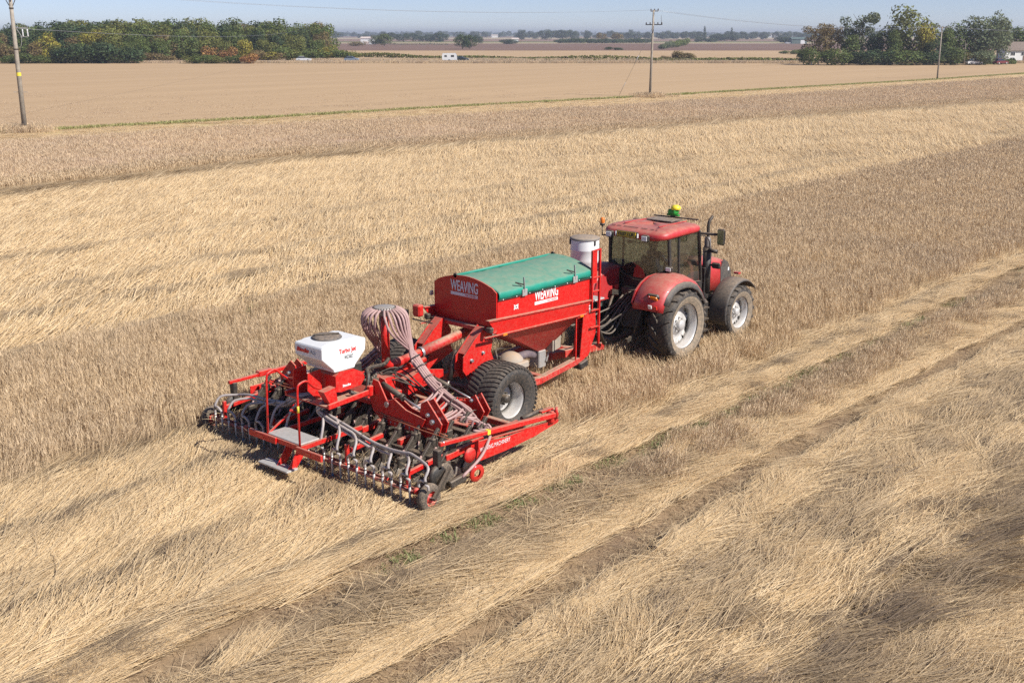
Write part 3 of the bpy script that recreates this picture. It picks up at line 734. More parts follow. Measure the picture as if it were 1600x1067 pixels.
lineof(-3.34, .05, 6, .6, .6, 1, 'dark tinted straw painting a broken shadow line just below the foot of the standing crop')  # straw coloured dark to paint the shadow patches along the crop edge
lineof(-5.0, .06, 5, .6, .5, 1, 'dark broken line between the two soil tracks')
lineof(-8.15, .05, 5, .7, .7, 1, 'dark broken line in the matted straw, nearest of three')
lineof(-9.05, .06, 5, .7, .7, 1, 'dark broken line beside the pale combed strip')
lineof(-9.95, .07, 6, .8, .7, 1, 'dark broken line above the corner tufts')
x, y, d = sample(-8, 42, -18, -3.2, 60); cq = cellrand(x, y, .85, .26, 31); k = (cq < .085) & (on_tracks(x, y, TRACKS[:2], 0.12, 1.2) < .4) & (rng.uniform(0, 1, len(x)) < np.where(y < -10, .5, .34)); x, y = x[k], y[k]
emit('painted_shadow_patch', C_TAN, x, y, rng.uniform(0, 6.28, len(x)), None, 0.42, rng.uniform(.5, 1, len(x)), z=height(x, y) + .13, sz=.7, sj=.3, label='small straw tufts tinted dark as painted shadows in the right hand foreground')  # dark tint on these tufts paints small shadows into the matted straw
x, y, d = sample(-8, 42, -18, -3.2, 26); cq = cellrand(x, y, 1.1, .30, 47); k = (cq < .10) & (on_tracks(x, y, TRACKS[:2], 0.12, 1.2) < .4); x, y, cq = x[k], y[k], cq[k]
emit('pale_straw_bundle', C_LIE, x, y, (cellrand(x, y, 1.1, .30, 53) - .6) * R(95) + rng.normal(0, R(5), len(x)), R(4) + 0 * x, .75, rng.uniform(0, .12, len(x)), z=height(x, y) + .13, sz=.6, label='pale straight straw bundles lying over the matted straw')
# ragged uncut rows: between the two soil tracks, and in the corner
x, y, d = sample(3.5, 50, -5.7, -4.65, 20); w = lownoise(x, y * 2, 1.0); k = (w + np.clip((x - 7) / 20, -0.5, 0.5) > 0.05); x, y, w = x[k], y[k], w[k]
emit('ragged_row', C_STD, x, y, rng.normal(R(-85), R(25), len(x)), -R(10) - R(22) * rng.uniform(0, 1, len(x)), 0.85, 0.15 + 0.2 * w, sz=0.9, label='ragged leaning row of uncut stems between the soil tracks')
x, y, d = sample(-8, 30, -17, -10.1, 9); w = lownoise(x + 3, y * 1.5, 1.0); k = (w > 0.15); x, y, w = x[k], y[k], w[k]
emit('dark_tuft', C_STD, x, y, rng.normal(R(-70), R(40), len(x)), -R(15) - R(30) * rng.uniform(0, 1, len(x)), 0.8, 0.45 + 0.3 * w, sz=0.85, sj=0.3, label='dark leaning tufts in the bottom right corner')
# weeds along the first soil track
x, y, d = sample(-2, 45, -5.0, -3.9, 16); w = lownoise(x * 1.6, y, 1.2); k = (w > -0.12) & (rng.uniform(0, 1, len(x)) < .45) & (np.abs(y - track_y(-4.35, x) - 0.12) < 0.24 + .15 * w); x, y = x[k], y[k]
emit('green_weeds', C_WEED, x, y, rng.uniform(0, 6.28, len(x)), None, 1.0, rng.uniform(0, 0.6, len(x)), label='low green weeds along the bare soil track')
x, y, d = sample(-6, 100, 10.6, 11.6, 3); emit('green_weeds', C_WEED, x, y, rng.uniform(0, 6.28, len(x)), None, 1.2, rng.uniform(0.2, 0.7, len(x)), label='sparse weeds along the edge of the standing strip')

# ================================================================ TREES AND THE FAR LANDSCAPE
def leafmat(name, warm=0.0):
    m, nt, b = newmat(name)
    oi = nd(nt, 'ShaderNodeObjectInfo'); g = nd(nt, 'ShaderNodeNewGeometry')
    co = coords(nt); n1 = noise(nt, 0.55, 3, 0.6, co)
    ri = g.outputs['Random Per Island']
    hs = nd(nt, 'ShaderNodeHueSaturation'); nt.links.new(oi.outputs['Color'], hs.inputs['Color'])
    nt.links.new(rng_map(nt, ri, 0, 1, 0.475, 0.525), hs.inputs['Hue']); nt.links.new(rng_map(nt, ri, 0, 1, 0.6, 1.45), hs.inputs['Value'])
    c = mixc(nt, rng_map(nt, n1, 0.45, 0.7, 0, 0.5), hs.outputs[0], (0.20, 0.16, 0.04))
    nt.links.new(c, b.inputs['Base Color']); b.inputs['Roughness'].default_value = 0.6; b.inputs['Specular IOR Level'].default_value = 0.2
    out = nt.nodes['Material Output']; tl = nd(nt, 'ShaderNodeBsdfTranslucent'); nt.links.new(c, tl.inputs[0])
    mx = nd(nt, 'ShaderNodeMixShader'); mx.inputs[0].default_value = 0.35
    nt.links.new(b.outputs[0], mx.inputs[1]); nt.links.new(tl.outputs[0], mx.inputs[2]); nt.links.new(mx.outputs[0], out.inputs[0])
    return m
M['leaf'] = leafmat('foliage')
M['bark'] = mat('bark', (0.13, 0.10, 0.07), 0.9, bmp=0.5)
M['pole'] = mat('weathered_pole_wood', (0.30, 0.26, 0.21), 0.85, var=0.25, scale=3, bmp=0.4)

def leaves(lobes, n, size, hollow=0.75):
    """leaf sprays spread over and through a set of ellipsoid lobes: (cx,cy,cz,rx,ry,rz)"""
    vols = np.array([l[3] * l[4] + l[4] * l[5] + l[3] * l[5] for l in lobes]); pr = vols / vols.sum(); V = []; Fc = []
    for q in range(n):
        l = lobes[rng.choice(len(lobes), p=pr)]; d = unit(rng.normal(0, 1, 3)); rr = hollow + (1 - hollow) * rng.uniform(0, 1) if rng.uniform() < 0.85 else rng.uniform(0.3, 1.12)
        rr *= 1 + 0.10 * math.sin(7 * d[0] + 3 * d[2]) * math.sin(5 * d[1] + 2)
        c = np.array([l[0] + d[0] * l[3] * rr, l[1] + d[1] * l[4] * rr, l[2] + d[2] * l[5] * rr])
        if c[2] < 0.05: c[2] = rng.uniform(0.05, 0.6)
        nrm = unit(d + rng.normal(0, 0.55, 3) + np.array([0, 0, 0.25])); u = unit(np.cross(nrm, rng.normal(0, 1, 3))); w = np.cross(nrm, u); s = size * rng.uniform(0.55, 1.35)
        o = len(V); a = s * rng.uniform(0.6, 1.0)
        V += [c - u * s, c + w * a * 0.6, c + u * s + nrm * s * 0.15, c - w * a]; Fc.append((o, o + 1, o + 2, o + 3))
    return V, Fc
def crown_mesh(name, kind):
    L = []
    if kind == 'round':
        L.append((0, 0, 0.52, 0.40, 0.40, 0.40))
        for i in range(15):
            a = rng.uniform(0, 6.28); h = rng.uniform(0.16, 0.86); r = 0.33 * math.sqrt(max(0.08, 1 - ((h - 0.5) / 0.40) ** 2)); q = rng.uniform(0.13, 0.22)
            L.append((math.cos(a) * r, math.sin(a) * r, h, q, q, q * 0.9))
    elif kind == 'tall':
        L.append((0, 0, 0.48, 0.26, 0.26, 0.42))
        for i in range(17):
            a = rng.uniform(0, 6.28); h = rng.uniform(0.10, 0.90); r = 0.20 * rng.uniform(0.4, 1.2) * (1.15 - 0.5 * h); q = rng.uniform(0.11, 0.19)
            L.append((math.cos(a) * r, math.sin(a) * r, h, q, q, q * 1.05))
    elif kind == 'open':      # broken crown, sky shows between the limbs
        L.append((0, 0, 0.55, 0.26, 0.26, 0.34))
        for i in range(16):
            a = rng.uniform(0, 6.28); h = rng.uniform(0.28, 0.92); r = rng.uniform(0.12, 0.36); q = rng.uniform(0.08, 0.15)
            L.append((math.cos(a) * r, math.sin(a) * r, h, q, q, q * 0.75))
    elif kind == 'poplar':
        for i in range(9): h = 0.12 + i * 0.1; q = 0.11 * math.sqrt(max(0.1, 1 - ((h - 0.45) / 0.62) ** 2)); L.append((rng.normal(0, .01), rng.normal(0, .01), h, q, q, 0.10))
    elif kind == 'willow':
        for i in range(14):
            a = rng.uniform(0, 6.28); h = rng.uniform(0.22, 0.85); r = 0.34 * rng.uniform(0.3, 1.0); q = rng.uniform(0.13, 0.22); L.append((math.cos(a) * r, math.sin(a) * r, h, q, q, q * 1.2))
    else:                      # shrub
        L.append((0, 0, 0.4, 0.5, 0.5, 0.42))
        for i in range(8):
            a = rng.uniform(0, 6.28); r = rng.uniform(0.2, 0.5); q = rng.uniform(0.2, 0.32); L.append((math.cos(a) * r, math.sin(a) * r, rng.uniform(0.3, 0.68), q, q, q * 0.9))
    n = {'round': 3000, 'tall': 2800, 'open': 2600, 'poplar': 1200, 'willow': 2800, 'shrub': 1500}[kind]
    V, Fc = leaves(L, n, {'open': 0.022, 'shrub': 0.045, 'poplar': 0.020}.get(kind, 0.027), 0.7)
    me = bpy.data.meshes.new(name); me.from_pydata([tuple(v) for v in V], [], Fc); me.materials.append(M['leaf']); me.update(); return me
def trunk_mesh(name, kind):
    mb = MB(); top = {'shrub': 0.4, 'open': 0.82}.get(kind, 0.7); r0 = 0.022
    mb.tube([(0, 0, -0.01), (0.004, 0.004, top * 0.4), (-0.006, 0.006, top)], [r0, r0 * 0.75, r0 * 0.3], 7)
    for i in range(9 if kind != 'shrub' else 5):
        h = top * rng.uniform(0.3, 0.85); a = rng.uniform(0, 6.28); l = rng.uniform(0.14, 0.30) * (0.35 if kind == 'poplar' else 1)
        mb.tube([(0, 0, h), (math.cos(a) * l * .5, math.sin(a) * l * .5, h + l * .45), (math.cos(a) * l, math.sin(a) * l, h + l * 0.95)], [r0 * .45, r0 * .3, r0 * .1], 5)
    return mb.data(name, M['bark'])
KINDS_T = ('round', 'tall', 'open', 'poplar', 'willow', 'shrub')
CR = {k: [crown_mesh('crown', k) for _ in range({'round': 5, 'tall': 3, 'shrub': 4}.get(k, 2))] for k in KINDS_T}
TK = {k: trunk_mesh('trunk', k) for k in KINDS_T}
GREENS = {'dark': (0.063, 0.095, 0.041), 'mid': (0.12, 0.152, 0.044), 'olive': (0.177, 0.183, 0.049), 'yellow': (0.317, 0.268, 0.049), 'orange': (0.342, 0.177, 0.067), 'brown': (0.22, 0.159, 0.073), 'grey': (0.152, 0.177, 0.095), 'bright': (0.183, 0.22, 0.055), 'blue': (0.071, 0.1, 0.061)}
def tree(name, kind, pos, h, wd, colr, label, cat='tree', group=None, rot=None, v=None):
    t = empty(name, pos); t.scale = (wd, wd, h); t.rotation_euler.z = rng.uniform(0, 6.28) if rot is None else rot
    ms = CR[kind]; cme = ms[rng.integers(len(ms)) if v is None else v]
    c = bpy.data.objects.new('crown', cme); col.objects.link(c); c.parent = t; g = np.array(GREENS[colr]) * rng.uniform(0.85, 1.18); c.color = (*g, 1)
    k = bpy.data.objects.new('trunk', TK[kind]); col.objects.link(k); k.parent = t
    return tag(t, label, cat, group)
WOOD_L = dict(dark='dark green tree standing in the wood on the left', mid='mid green tree standing in the wood on the left', olive='olive green tree standing in the wood on the left',
              yellow='yellowing autumn tree standing in the wood on the left', orange='rusty orange tree standing in the wood on the left', brown='brownish tree standing in the wood on the left')
def wood_edge(u): return np.interp(u, [-80, 215, 400, 560], [322, 330, 348, 372])
for r, hh in enumerate((6.6, 9.0, 10.9, 12.2, 12.6, 12.8)):
    u = -50.0 + rng.uniform(0, 15)
    while u < 536 - r * 3:
        D = wood_edge(u) + r * 8.5 + rng.uniform(-2.5, 2.5); hl = hh * rng.uniform(0.88, 1.08) * np.interp(u, [-50, 60, 120, 480, 545], [0.80, 0.86, 1.0, 0.97, 0.80])
        if r == 0: cs = rng.choice(['dark', 'mid', 'olive', 'yellow', 'orange', 'brown'], p=[.14, .34, .30, .15, .02, .05])
        elif r == 1: cs = rng.choice(['dark', 'mid', 'olive', 'yellow', 'brown'], p=[.2, .34, .26, .1, .1])
        else: cs = rng.choice(['dark', 'mid', 'olive', 'brown'], p=[.30, .40, .22, .08])
        if not (r == 0 and 215 < u < 300 and rng.uniform() < 0.6):
            tree('woodland_tree', rng.choice(['round', 'tall', 'round']), fr(D, side_of(u, D)), hl, max(hl * rng.uniform(0.95, 1.2), 8.5), cs, WOOD_L[cs].replace('standing in', 'in the front row of' if r == 0 else ('standing inside' if r < 3 else 'rising at the back of')), group='trees of the wood on the left')
        u += rng.uniform(5.6, 8.6) * F_PX / D * (1.0 if r else 1.15)
for (u, h, w) in ((98, 5.0, 9), (122, 6.2, 10), (150, 6.8, 11), (178, 6.4, 10), (202, 5.2, 8)):
    D = 318; tree('hawthorn_bush', 'shrub', fr(D, side_of(u, D)), h, w * .85, 'dark', 'dark blue green bush bulging out of the front of the wood', 'bush', 'dark bushes at the front of the wood')
for (u, h, w) in ((14, 3.0, 6), (40, 3.2, 7), (66, 2.6, 6)):
    D = 317; tree('scrub_bush', 'shrub', fr(D, side_of(u, D)), h, w, 'mid', 'low green scrub bush at the foot of the wood behind the left pole', 'bush', 'low scrub by the left pole')
for (u, h, w) in ((222, 3.4, 6), (240, 3.2, 6), (258, 2.4, 5)):
    D = 326; tree('bracken_bush', 'shrub', fr(D, side_of(u, D)), h, w, 'brown', 'low rust brown scrub in the gap between the wood and the field', 'bush', 'brown scrub in the gap of the wood')
for i, (u, h, w, c_) in enumerate(((300, 2.5, 5, 'olive'), (318, 2.9, 6, 'mid'), (338, 2.3, 5, 'olive'), (365, 2.7, 5, 'mid'), (387, 3.3, 4.5, 'orange'))):
    D = 316; tree('edge_bush', 'shrub', fr(D, side_of(u, D)), h, w, c_, ('orange leaved bush at the right end of the short hedge' if c_ == 'orange' else 'green bush in the short hedge left of the orange one'), 'bush', None if c_ == 'orange' else 'green bushes of the short hedge')
for u in (330, 352): D = 340; tree('edge_bush', 'shrub', fr(D, side_of(u, D)), 5.0, 5.5, 'orange', 'orange autumn bush between the short hedge and the wood', 'bush', 'orange bushes at the foot of the wood')
for u in list(range(402, 548, 13)):
    D = wood_edge(u) - 3; cs = rng.choice(['mid', 'olive', 'brown', 'yellow'], p=[.4, .3, .15, .15])
    tree('woodland_bush', 'shrub', fr(D, side_of(u, D)), rng.uniform(3.0, 5.0), rng.uniform(6.5, 8.5), cs, 'leafy bush closing the foot of the wood behind the two cars', 'bush', 'bushes along the foot of the wood')
# right hand group
RT = [(1282, 306, 10.6, 11, 'open', 'brown', 'thin brownish tree at the left end of the right hand trees'),
      (1300, 322, 11.5, 10, 'open', 'brown', 'half bare tree with pale twigs left of the tall round crown'),
      (1347, 318, 14.4, 13.5, 'open', 'grey', 'tall open crowned tree with sky showing through'),
      (1330, 306, 8.0, 9, 'tall', 'mid', 'lower green tree in front of the tall open crowned tree'),
      (1372, 312, 9.0, 9.5, 'tall', 'dark', 'dark tree between the two tallest crowns'),
      (1420, 312, 15.2, 16.5, 'round', 'olive', 'tallest tree with broad yellowish green crown'),
      (1398, 304, 9.0, 8, 'tall', 'mid', 'bushy green tree at the left foot of the tallest tree'),
      (1447, 306, 10.4, 9, 'tall', 'yellow', 'yellow green tree at the right flank of the tallest tree'),
      (1480, 312, 9.8, 9.5, 'tall', 'mid', 'dense green tree behind the right hand pole'),
      (1462, 304, 6.5, 7, 'round', 'dark', 'low dark tree left of the right hand pole'),
      (1500, 318, 10.8, 10, 'round', 'mid', 'green tree between the pole and the willow'),
      (1545, 316, 12.3, 14.5, 'willow', 'grey', 'large grey green willow left of the white house'),
      (1562, 322, 13.2, 9, 'willow', 'grey', 'leaning top of grey green willow nearest the house'),
      (1594, 345, 10.6, 11, 'round', 'mid', 'green tree rising behind the white house'),
      (1625, 350, 9.8, 12, 'round', 'dark', 'dark tree at the right edge behind the white house'),
      (1518, 304, 3.8, 5, 'shrub', 'brown', 'brown twiggy bush beside the thin second pole'),
      (1268, 300, 5.2, 5.5, 'shrub', 'mid', 'green bush by the white marker post'),
      (1310, 300, 4.8, 8, 'shrub', 'mid', 'wide green bush under the half bare tree'),
      (1355, 300, 4.5, 8, 'shrub', 'dark', 'dark undergrowth below the tall open crowned tree'),
      (1420, 299, 4.6, 9, 'shrub', 'mid', 'bushy undergrowth below the tallest tree'),
      (1385, 300, 4.5, 7, 'shrub', 'dark', 'dark undergrowth between the tall crowns'),
      (1490, 302, 5.4, 8, 'shrub', 'mid', 'leafy undergrowth right of the right hand pole'),
      (1455, 300, 4.0, 8, 'shrub', 'dark', 'dark undergrowth left of the right hand pole'),
      (1533, 304, 4.2, 8, 'shrub', 'grey', 'grey green bush under the willow')]
for (u, D, h, w, k, c_, lb) in RT:
    tree('field_tree' if k != 'shrub' else 'field_bush', k, fr(D, side_of(u, D)), h, w, c_, lb, 'tree' if k != 'shrub' else 'bush')
def zfromv(v, D): return 8 - (v - 53.0) / F_PX * D * math.cos(PITCH) / 1.0
MD = [(722, 610, 8.2, 9.5, 'round', 'dark', 'left half of the dark pair of trees in the ploughed field'), (734, 612, 8.0, 9, 'round', 'dark', 'right half of the dark pair of trees in the ploughed field'),
      (748, 900, 7.2, 10, 'round', 'blue', 'tree just right of the dark pair, beyond the plough'),
      (600, 760, 8.5, 12, 'round', 'mid', 'tree right of the white barn'), (587, 860, 7.0, 12, 'round', 'grey', 'tree close behind the white barn'),
      (556, 760, 3.5, 10, 'shrub', 'brown', 'brown hedge bush left of the white barn'),
      (1062, 352, 3.5, 3.6, 'shrub', 'brown', 'brown thorn bush right of the middle pole'), (1072, 350, 3.0, 3.6, 'shrub', 'brown', 'middle one of the brown thorn bushes right of the pole'), (1083, 349, 2.4, 2.6, 'shrub', 'brown', 'smallest brown thorn bush, farthest right of the pole'),
      (1042, 356, 1.7, 3.6, 'shrub', 'brown', 'flat bush left of the brown thorn bushes'), (951, 590, 1.8, 4.6, 'shrub', 'dark', 'left of two low bushes on the ploughed field'), (967, 575, 1.6, 5.4, 'shrub', 'dark', 'right of two low bushes on the ploughed field'),
      (1101, 1290, 16.0, 15, 'poplar', 'blue', 'left of two slim poplars on the horizon'), (1143, 1350, 15.0, 15, 'poplar', 'blue', 'right of two slim poplars on the horizon'),
      (1228, 470, 1.6, 3.6, 'shrub', 'mid', 'small green bush in the stubble near the right hand trees'), (1245, 460, 2.3, 4.6, 'shrub', 'mid', 'larger green bush in the stubble near the right hand trees'),
      (1238, 960, 6.2, 22, 'shrub', 'blue', 'trees clustered behind the green barn'), (1112, 1100, 4.5, 12, 'shrub', 'blue', 'dark bush below the left poplar'),
      (1092, 1120, 5.0, 12, 'round', 'blue', 'round tree beside the left poplar'), (815, 1500, 13, 17, 'round', 'blue', 'leftmost of the round blue green trees on the horizon'),
      (852, 1480, 13.5, 22, 'round', 'blue', 'broad round tree on the horizon left of the pole'), (878, 1500, 13.0, 26, 'round', 'blue', 'widest tree on the horizon left of the pole'), (893, 1520, 13.2, 14, 'round', 'blue', 'tree joined to the widest crown on the horizon'),
      (918, 1600, 12.5, 14, 'round', 'blue', 'single round tree on the horizon near the pole'), (940, 1020, 9.4, 11, 'round', 'brown', 'brownish tree over the dark hedge'), (965, 1020, 9.0, 12, 'round', 'brown', 'second brownish tree over the dark hedge'),
      (953, 1900, 14.0, 14, 'round', 'blue', 'hazy tree behind the brownish pair'), (986, 2000, 15.0, 13, 'round', 'blue', 'hazy tree just left of the pole')]
for (u, D, h, w, k, c_, lb) in MD: tree('distant_tree', k, fr(D, side_of(u, D)), h, w, c_, lb, 'tree' if k != 'shrub' else 'bush')
for i, (u, v) in enumerate(((1034, 78), (1041, 76.5), (1048, 75.5), (1056, 75), (1063, 73), (1069, 71.5))):
    g = at_z(u, v); D = (g - Vector((CAM.x, CAM.y, 0))).dot(_fh)
    tree('hedge_bush', 'shrub', g, 3.2 + i * 0.5, 5.0 + i * 0.4, 'grey' if i < 3 else 'bright', 'bush of the short slanting hedge in the ploughed field', 'bush', 'bushes of the slanting hedge')
for (u, D, h, w) in ((630, 1150, 9, 17), (645, 1180, 9, 14), (660, 1160, 7, 14), (672, 1150, 7.5, 14), (683, 1120, 9.5, 14), (692, 1160, 9, 15), (611, 1250, 10, 16), (790, 900, 4, 12), (800, 920, 3.6, 12)):
    tree('distant_tree', 'round', fr(D, side_of(u, D)), h, w, 'blue', 'small blue green tree of the line behind the ploughed field', 'tree', 'line of trees behind the ploughed field')
for u in list(range(876, 1014, 9)):
    D = 985 + rng.uniform(-10, 10); tree('hedge_bush', 'shrub', fr(D, side_of(u, D)), rng.uniform(3.8, 5.2), 9, 'dark', 'bush of the long dark hedge left of the middle pole', 'bush', 'bushes of the long dark hedge')
for u in (1122, 1132, 1144, 1150, 1128, 1118):
    D = 1300; tree('distant_tree', 'round', fr(D, side_of(u, D)), rng.uniform(6, 8), 14, 'blue', 'dark tree of the clump around the two poplars', 'tree', 'clump around the poplars')
# far-off woods that read as one mass
def far_clump(name, C, n, d0, d1, s0, s1, h, label, dens_seed=0.004):
    D = rng.uniform(d0, d1, n); S = rng.uniform(s0, s1, n) * (D / d1); k = (lownoise(S * dens_seed, D * dens_seed * 2, 3.0) > -0.15); D, S = D[k], S[k]; n = len(D)
    P = np.array([[CAM.x, CAM.y, 0]]) + D[:, None] * np.array(_fh)[None] + S[:, None] * np.array(_rt)[None]
    sc = np.stack([h * rng.uniform(0.9, 1.8, n), h * rng.uniform(0.9, 1.8, n), h * rng.uniform(0.55, 1.1, n)], 1); rot = np.zeros((n, 3)); rot[:, 2] = rng.uniform(0, 6.28, n)
    return scatter(name, C, P, rot, sc, np.zeros(n), rng.integers(0, 4, n), label)
m, nt, b = newmat('far_foliage'); g = nd(nt, 'ShaderNodeNewGeometry')
nt.links.new(mixc(nt, g.outputs['Random Per Island'], (0.030, 0.050, 0.026), (0.075, 0.095, 0.042)), b.inputs['Base Color']); b.inputs['Roughness'].default_value = 0.8
fc = []
for i in range(4):
    me = CR['round'][i].copy(); me.materials.clear(); me.materials.append(m); fc.append(bpy.data.objects.new('fc', me))
C_FT = coll('far_tree', fc)
far_clump('distant_woodland', C_FT, 260, 1700, 2600, -1300, 1400, 12, 'blue green woods strung along the fens far behind')
far_clump('distant_woodland', C_FT, 500, 2700, 4200, -2200, 2400, 14, 'hazy far woods just below the horizon')
far_clump('distant_woodland', C_FT, 800, 4300, 7500, -4000, 4200, 16, 'faint woods on the horizon itself')
P0 = np.array([[fr(1560 + rng.uniform(-30, 30), s + rng.uniform(-3, 3)) for s in np.arange(160, 520, 9)]]).reshape(-1, 3); n = len(P0)
scatter('distant_woodland', C_FT, P0, np.stack([np.zeros(n), np.zeros(n), rng.uniform(0, 6.28, n)], 1), np.stack([np.full(n, 15.0), np.full(n, 15.0), rng.uniform(7, 12, n)], 1), np.zeros(n), rng.integers(0, 4, n), 'belt of woodland right of the middle pole')

# hedgerow along the lane and rough grass
def hedge_strip(name, pts, h, w, n, colr, label, cat='hedge'):
    V = []; Fc = []
    P = [Vector(p) for p in pts]; L = [0]
    for i in range(1, len(P)): L.append(L[-1] + (P[i] - P[i - 1]).length)
    for q in range(n):
        t = rng.uniform(0, L[-1]); i = max(j for j in range(len(P) - 1) if L[j] <= t); a = P[i].lerp(P[i + 1], (t - L[i]) / (L[i + 1] - L[i]))
        hh_ = h * (0.75 + 0.35 * math.sin(t * .11) * math.sin(t * .037 + 1)); an = rng.uniform(0, math.pi)
        c = np.array([a.x, a.y, 0.05]) + np.array([_fh.x, _fh.y, 0]) * math.cos(an) * w * rng.uniform(.7, 1) + np.array([0, 0, math.sin(an) * hh_ * rng.uniform(.75, 1.05)])
        nrm = unit(rng.normal(0, 1, 3) + np.array([-_fh.x, -_fh.y, 0.4])); u_ = unit(np.cross(nrm, rng.normal(0, 1, 3))); w_ = np.cross(nrm, u_); s = rng.uniform(.18, .42)
        o = len(V); V += [c - u_ * s, c + w_ * s * .6, c + u_ * s, c - w_ * s * .7]; Fc.append((o, o + 1, o + 2, o + 3))
    me = bpy.data.meshes.new(name); me.from_pydata([tuple(v) for v in V], [], Fc); me.materials.append(M['leaf']); me.update()
    o = bpy.data.objects.new(name, me); col.objects.link(o); o.color = (*GREENS[colr], 1); return tag(o, label, cat)
hedge_strip('hedgerow', [at_z(551, 90), at_z(650, 92), at_z(800, 94.5), at_z(930, 96), at_z(1100, 96.5), at_z(1262, 97)], 1.5, 0.9, 5200, 'olive', 'low green hedge running along the lane')
hedge_strip('ditch_hedge', [at_z(560, 70.5), at_z(700, 71)], 1.6, 1.2, 600, 'blue', 'thin hedge right of the white barn beyond the plough')
hedge_strip('garden_hedge', [fr(309, side_of(1540, 309)), fr(311, side_of(1592, 311))], 1.3, 0.8, 900, 'mid', 'clipped dark hedge in front of the white house')
# tall weeds on the lane verge
u_ = rng.uniform(0, 1, 2600); Dv = np.where(u_ < .6, rng.uniform(318, 326, 2600), rng.uniform(345, 358, 2600)); Sv = rng.uniform(-200, 150, 2600)
P0 = np.array([[CAM.x, CAM.y, 0.1]]) + Dv[:, None] * np.array(_fh)[None] + Sv[:, None] * np.array(_rt)[None]; n = len(P0)
scatter('verge_grass', C_STDF, P0, np.stack([np.zeros(n), np.zeros(n), rng.uniform(0, 6.28, n)], 1), np.full((n, 3), 1.5), rng.uniform(0.1, 0.8, n), rng.integers(0, NV, n), 'rough dry grass on the verges of the lane')

# ---------------------------------------------------------------- buildings
M['wall_white'] = mat('white_render', (0.80, 0.79, 0.76), 0.8, var=0.04)
M['brick'] = mat('brown_brick', (0.20, 0.13, 0.09), 0.9, var=0.25)
M['roof_tile'] = mat('brown_pantiles', (0.20, 0.155, 0.125), 0.85, var=0.25, scale=2)
M['barn_grey'] = mat('green_grey_sheeting', (0.10, 0.14, 0.13), 0.7)
M['barn_white'] = mat('white_sheeting', (0.78, 0.78, 0.76), 0.6)
M['barn_roof'] = mat('pale_roof_sheeting', (0.62, 0.52, 0.46), 0.7)
M['window'] = mat('window_glass', (0.03, 0.035, 0.04), 0.1, coat=0.5)
M['teal'] = mat('teal_fence', (0.10, 0.30, 0.28), 0.7)
def frame_at(D, side, rotdeg=0):
    """local axes of a building facing the camera: x right, y away"""
    o = fr(D, side); a = math.atan2(_rt.y, _rt.x) + R(rotdeg)
    ex = Vector((math.cos(a), math.sin(a), 0)); ey = Vector((-math.sin(a), math.cos(a), 0)); return o, ex, ey
def lbox(mb, fm, x0, x1, y0, y1, z0, z1):
    o, ex, ey = fm; P = [o + ex * x + ey * y + Vector((0, 0, z)) for x in (x0, x1) for y in (y0, y1) for z in (z0, z1)]
    return mb.add(P, [(0, 1, 3, 2), (4, 6, 7, 5), (0, 4, 5, 1), (2, 3, 7, 6), (0, 2, 6, 4), (1, 5, 7, 3)])
def gable(mb, fm, x0, x1, y0, y1, z0, z1, over=0.35, t=0.15, along='x'):
    o, ex, ey = fm; W = lambda x, y, z: o + ex * x + ey * y + Vector((0, 0, z))
    if along == 'x':
        ym = (y0 + y1) / 2
        for (ya, sg) in ((y0 - over, 1), (y1 + over, -1)):
            A = [W(x0 - over, ya, z0), W(x1 + over, ya, z0), W(x1 + over, ym, z1), W(x0 - over, ym, z1)]; B = [p + Vector((0, 0, t)) for p in A]
            mb.add(A + B, [(0, 1, 2, 3), (7, 6, 5, 4), (0, 4, 5, 1), (1, 5, 6, 2), (2, 6, 7, 3), (3, 7, 4, 0)])
    else:
        xm_ = (x0 + x1) / 2
        for xa in (x0 - over, x1 + over):
            A = [W(xa, y0 - over, z0), W(xa, y1 + over, z0), W(xm_, y1 + over, z1), W(xm_, y0 - over, z1)]; B = [p + Vector((0, 0, t)) for p in A]
            mb.add(A + B, [(0, 1, 2, 3), (7, 6, 5, 4), (0, 4, 5, 1), (1, 5, 6, 2), (2, 6, 7, 3), (3, 7, 4, 0)])
    return mb
def house(D, u0, width, depth, zw, zr, label):
    fm = frame_at(D, side_of(u0, D)); h = empty('white_house', fm[0])
    mb = lbox(MB(), fm, 0, width, 0, depth, 0, zw)
    o, ex, ey = fm
    for x in (0, width): mb.add([o + ex * x + Vector((0, 0, zw)), o + ex * x + ey * depth + Vector((0, 0, zw)), o + ex * x + ey * depth / 2 + Vector((0, 0, zr - 0.1))], [(0, 1, 2)])
    mb.build('wall', M['wall_white'], h)
    rf = gable(MB(), fm, 0, width, 0, depth, zw - 0.05, zr).build('roof', M['roof_tile'], h)
    lbox(MB(), fm, width * .75, width * .75 + .7, depth / 2 - .35, depth / 2 + .35, zr - .6, zr + .7).build('chimney', M['brick'], rf)
    for x, z in ((1.6, zw - 1.35), (4.6, zw - 1.35), (7.6, zw - 1.35), (1.6, 0.5), (7.6, 0.5)):
        f = lbox(MB(), fm, x, x + 1.3, -0.06, 0.05, z, z + 0.95).build('window', M['wall_white'], h)
        lbox(MB(), fm, x + .08, x + .62, -0.075, -0.062, z + .08, z + .87).build('pane', M['window'], f); lbox(MB(), fm, x + .69, x + 1.22, -0.075, -0.062, z + .08, z + .87).build('pane', M['window'], f)
    lbox(MB(), fm, 5.2, 6.1, -0.05, 0.05, 0, 2.0).build('door', M['brick'], h)
    return tag(h, label, 'house')
house(332, 1574, 11, 6, 3.3, 5.6, 'white rendered house with brown tiled roof at the right edge')
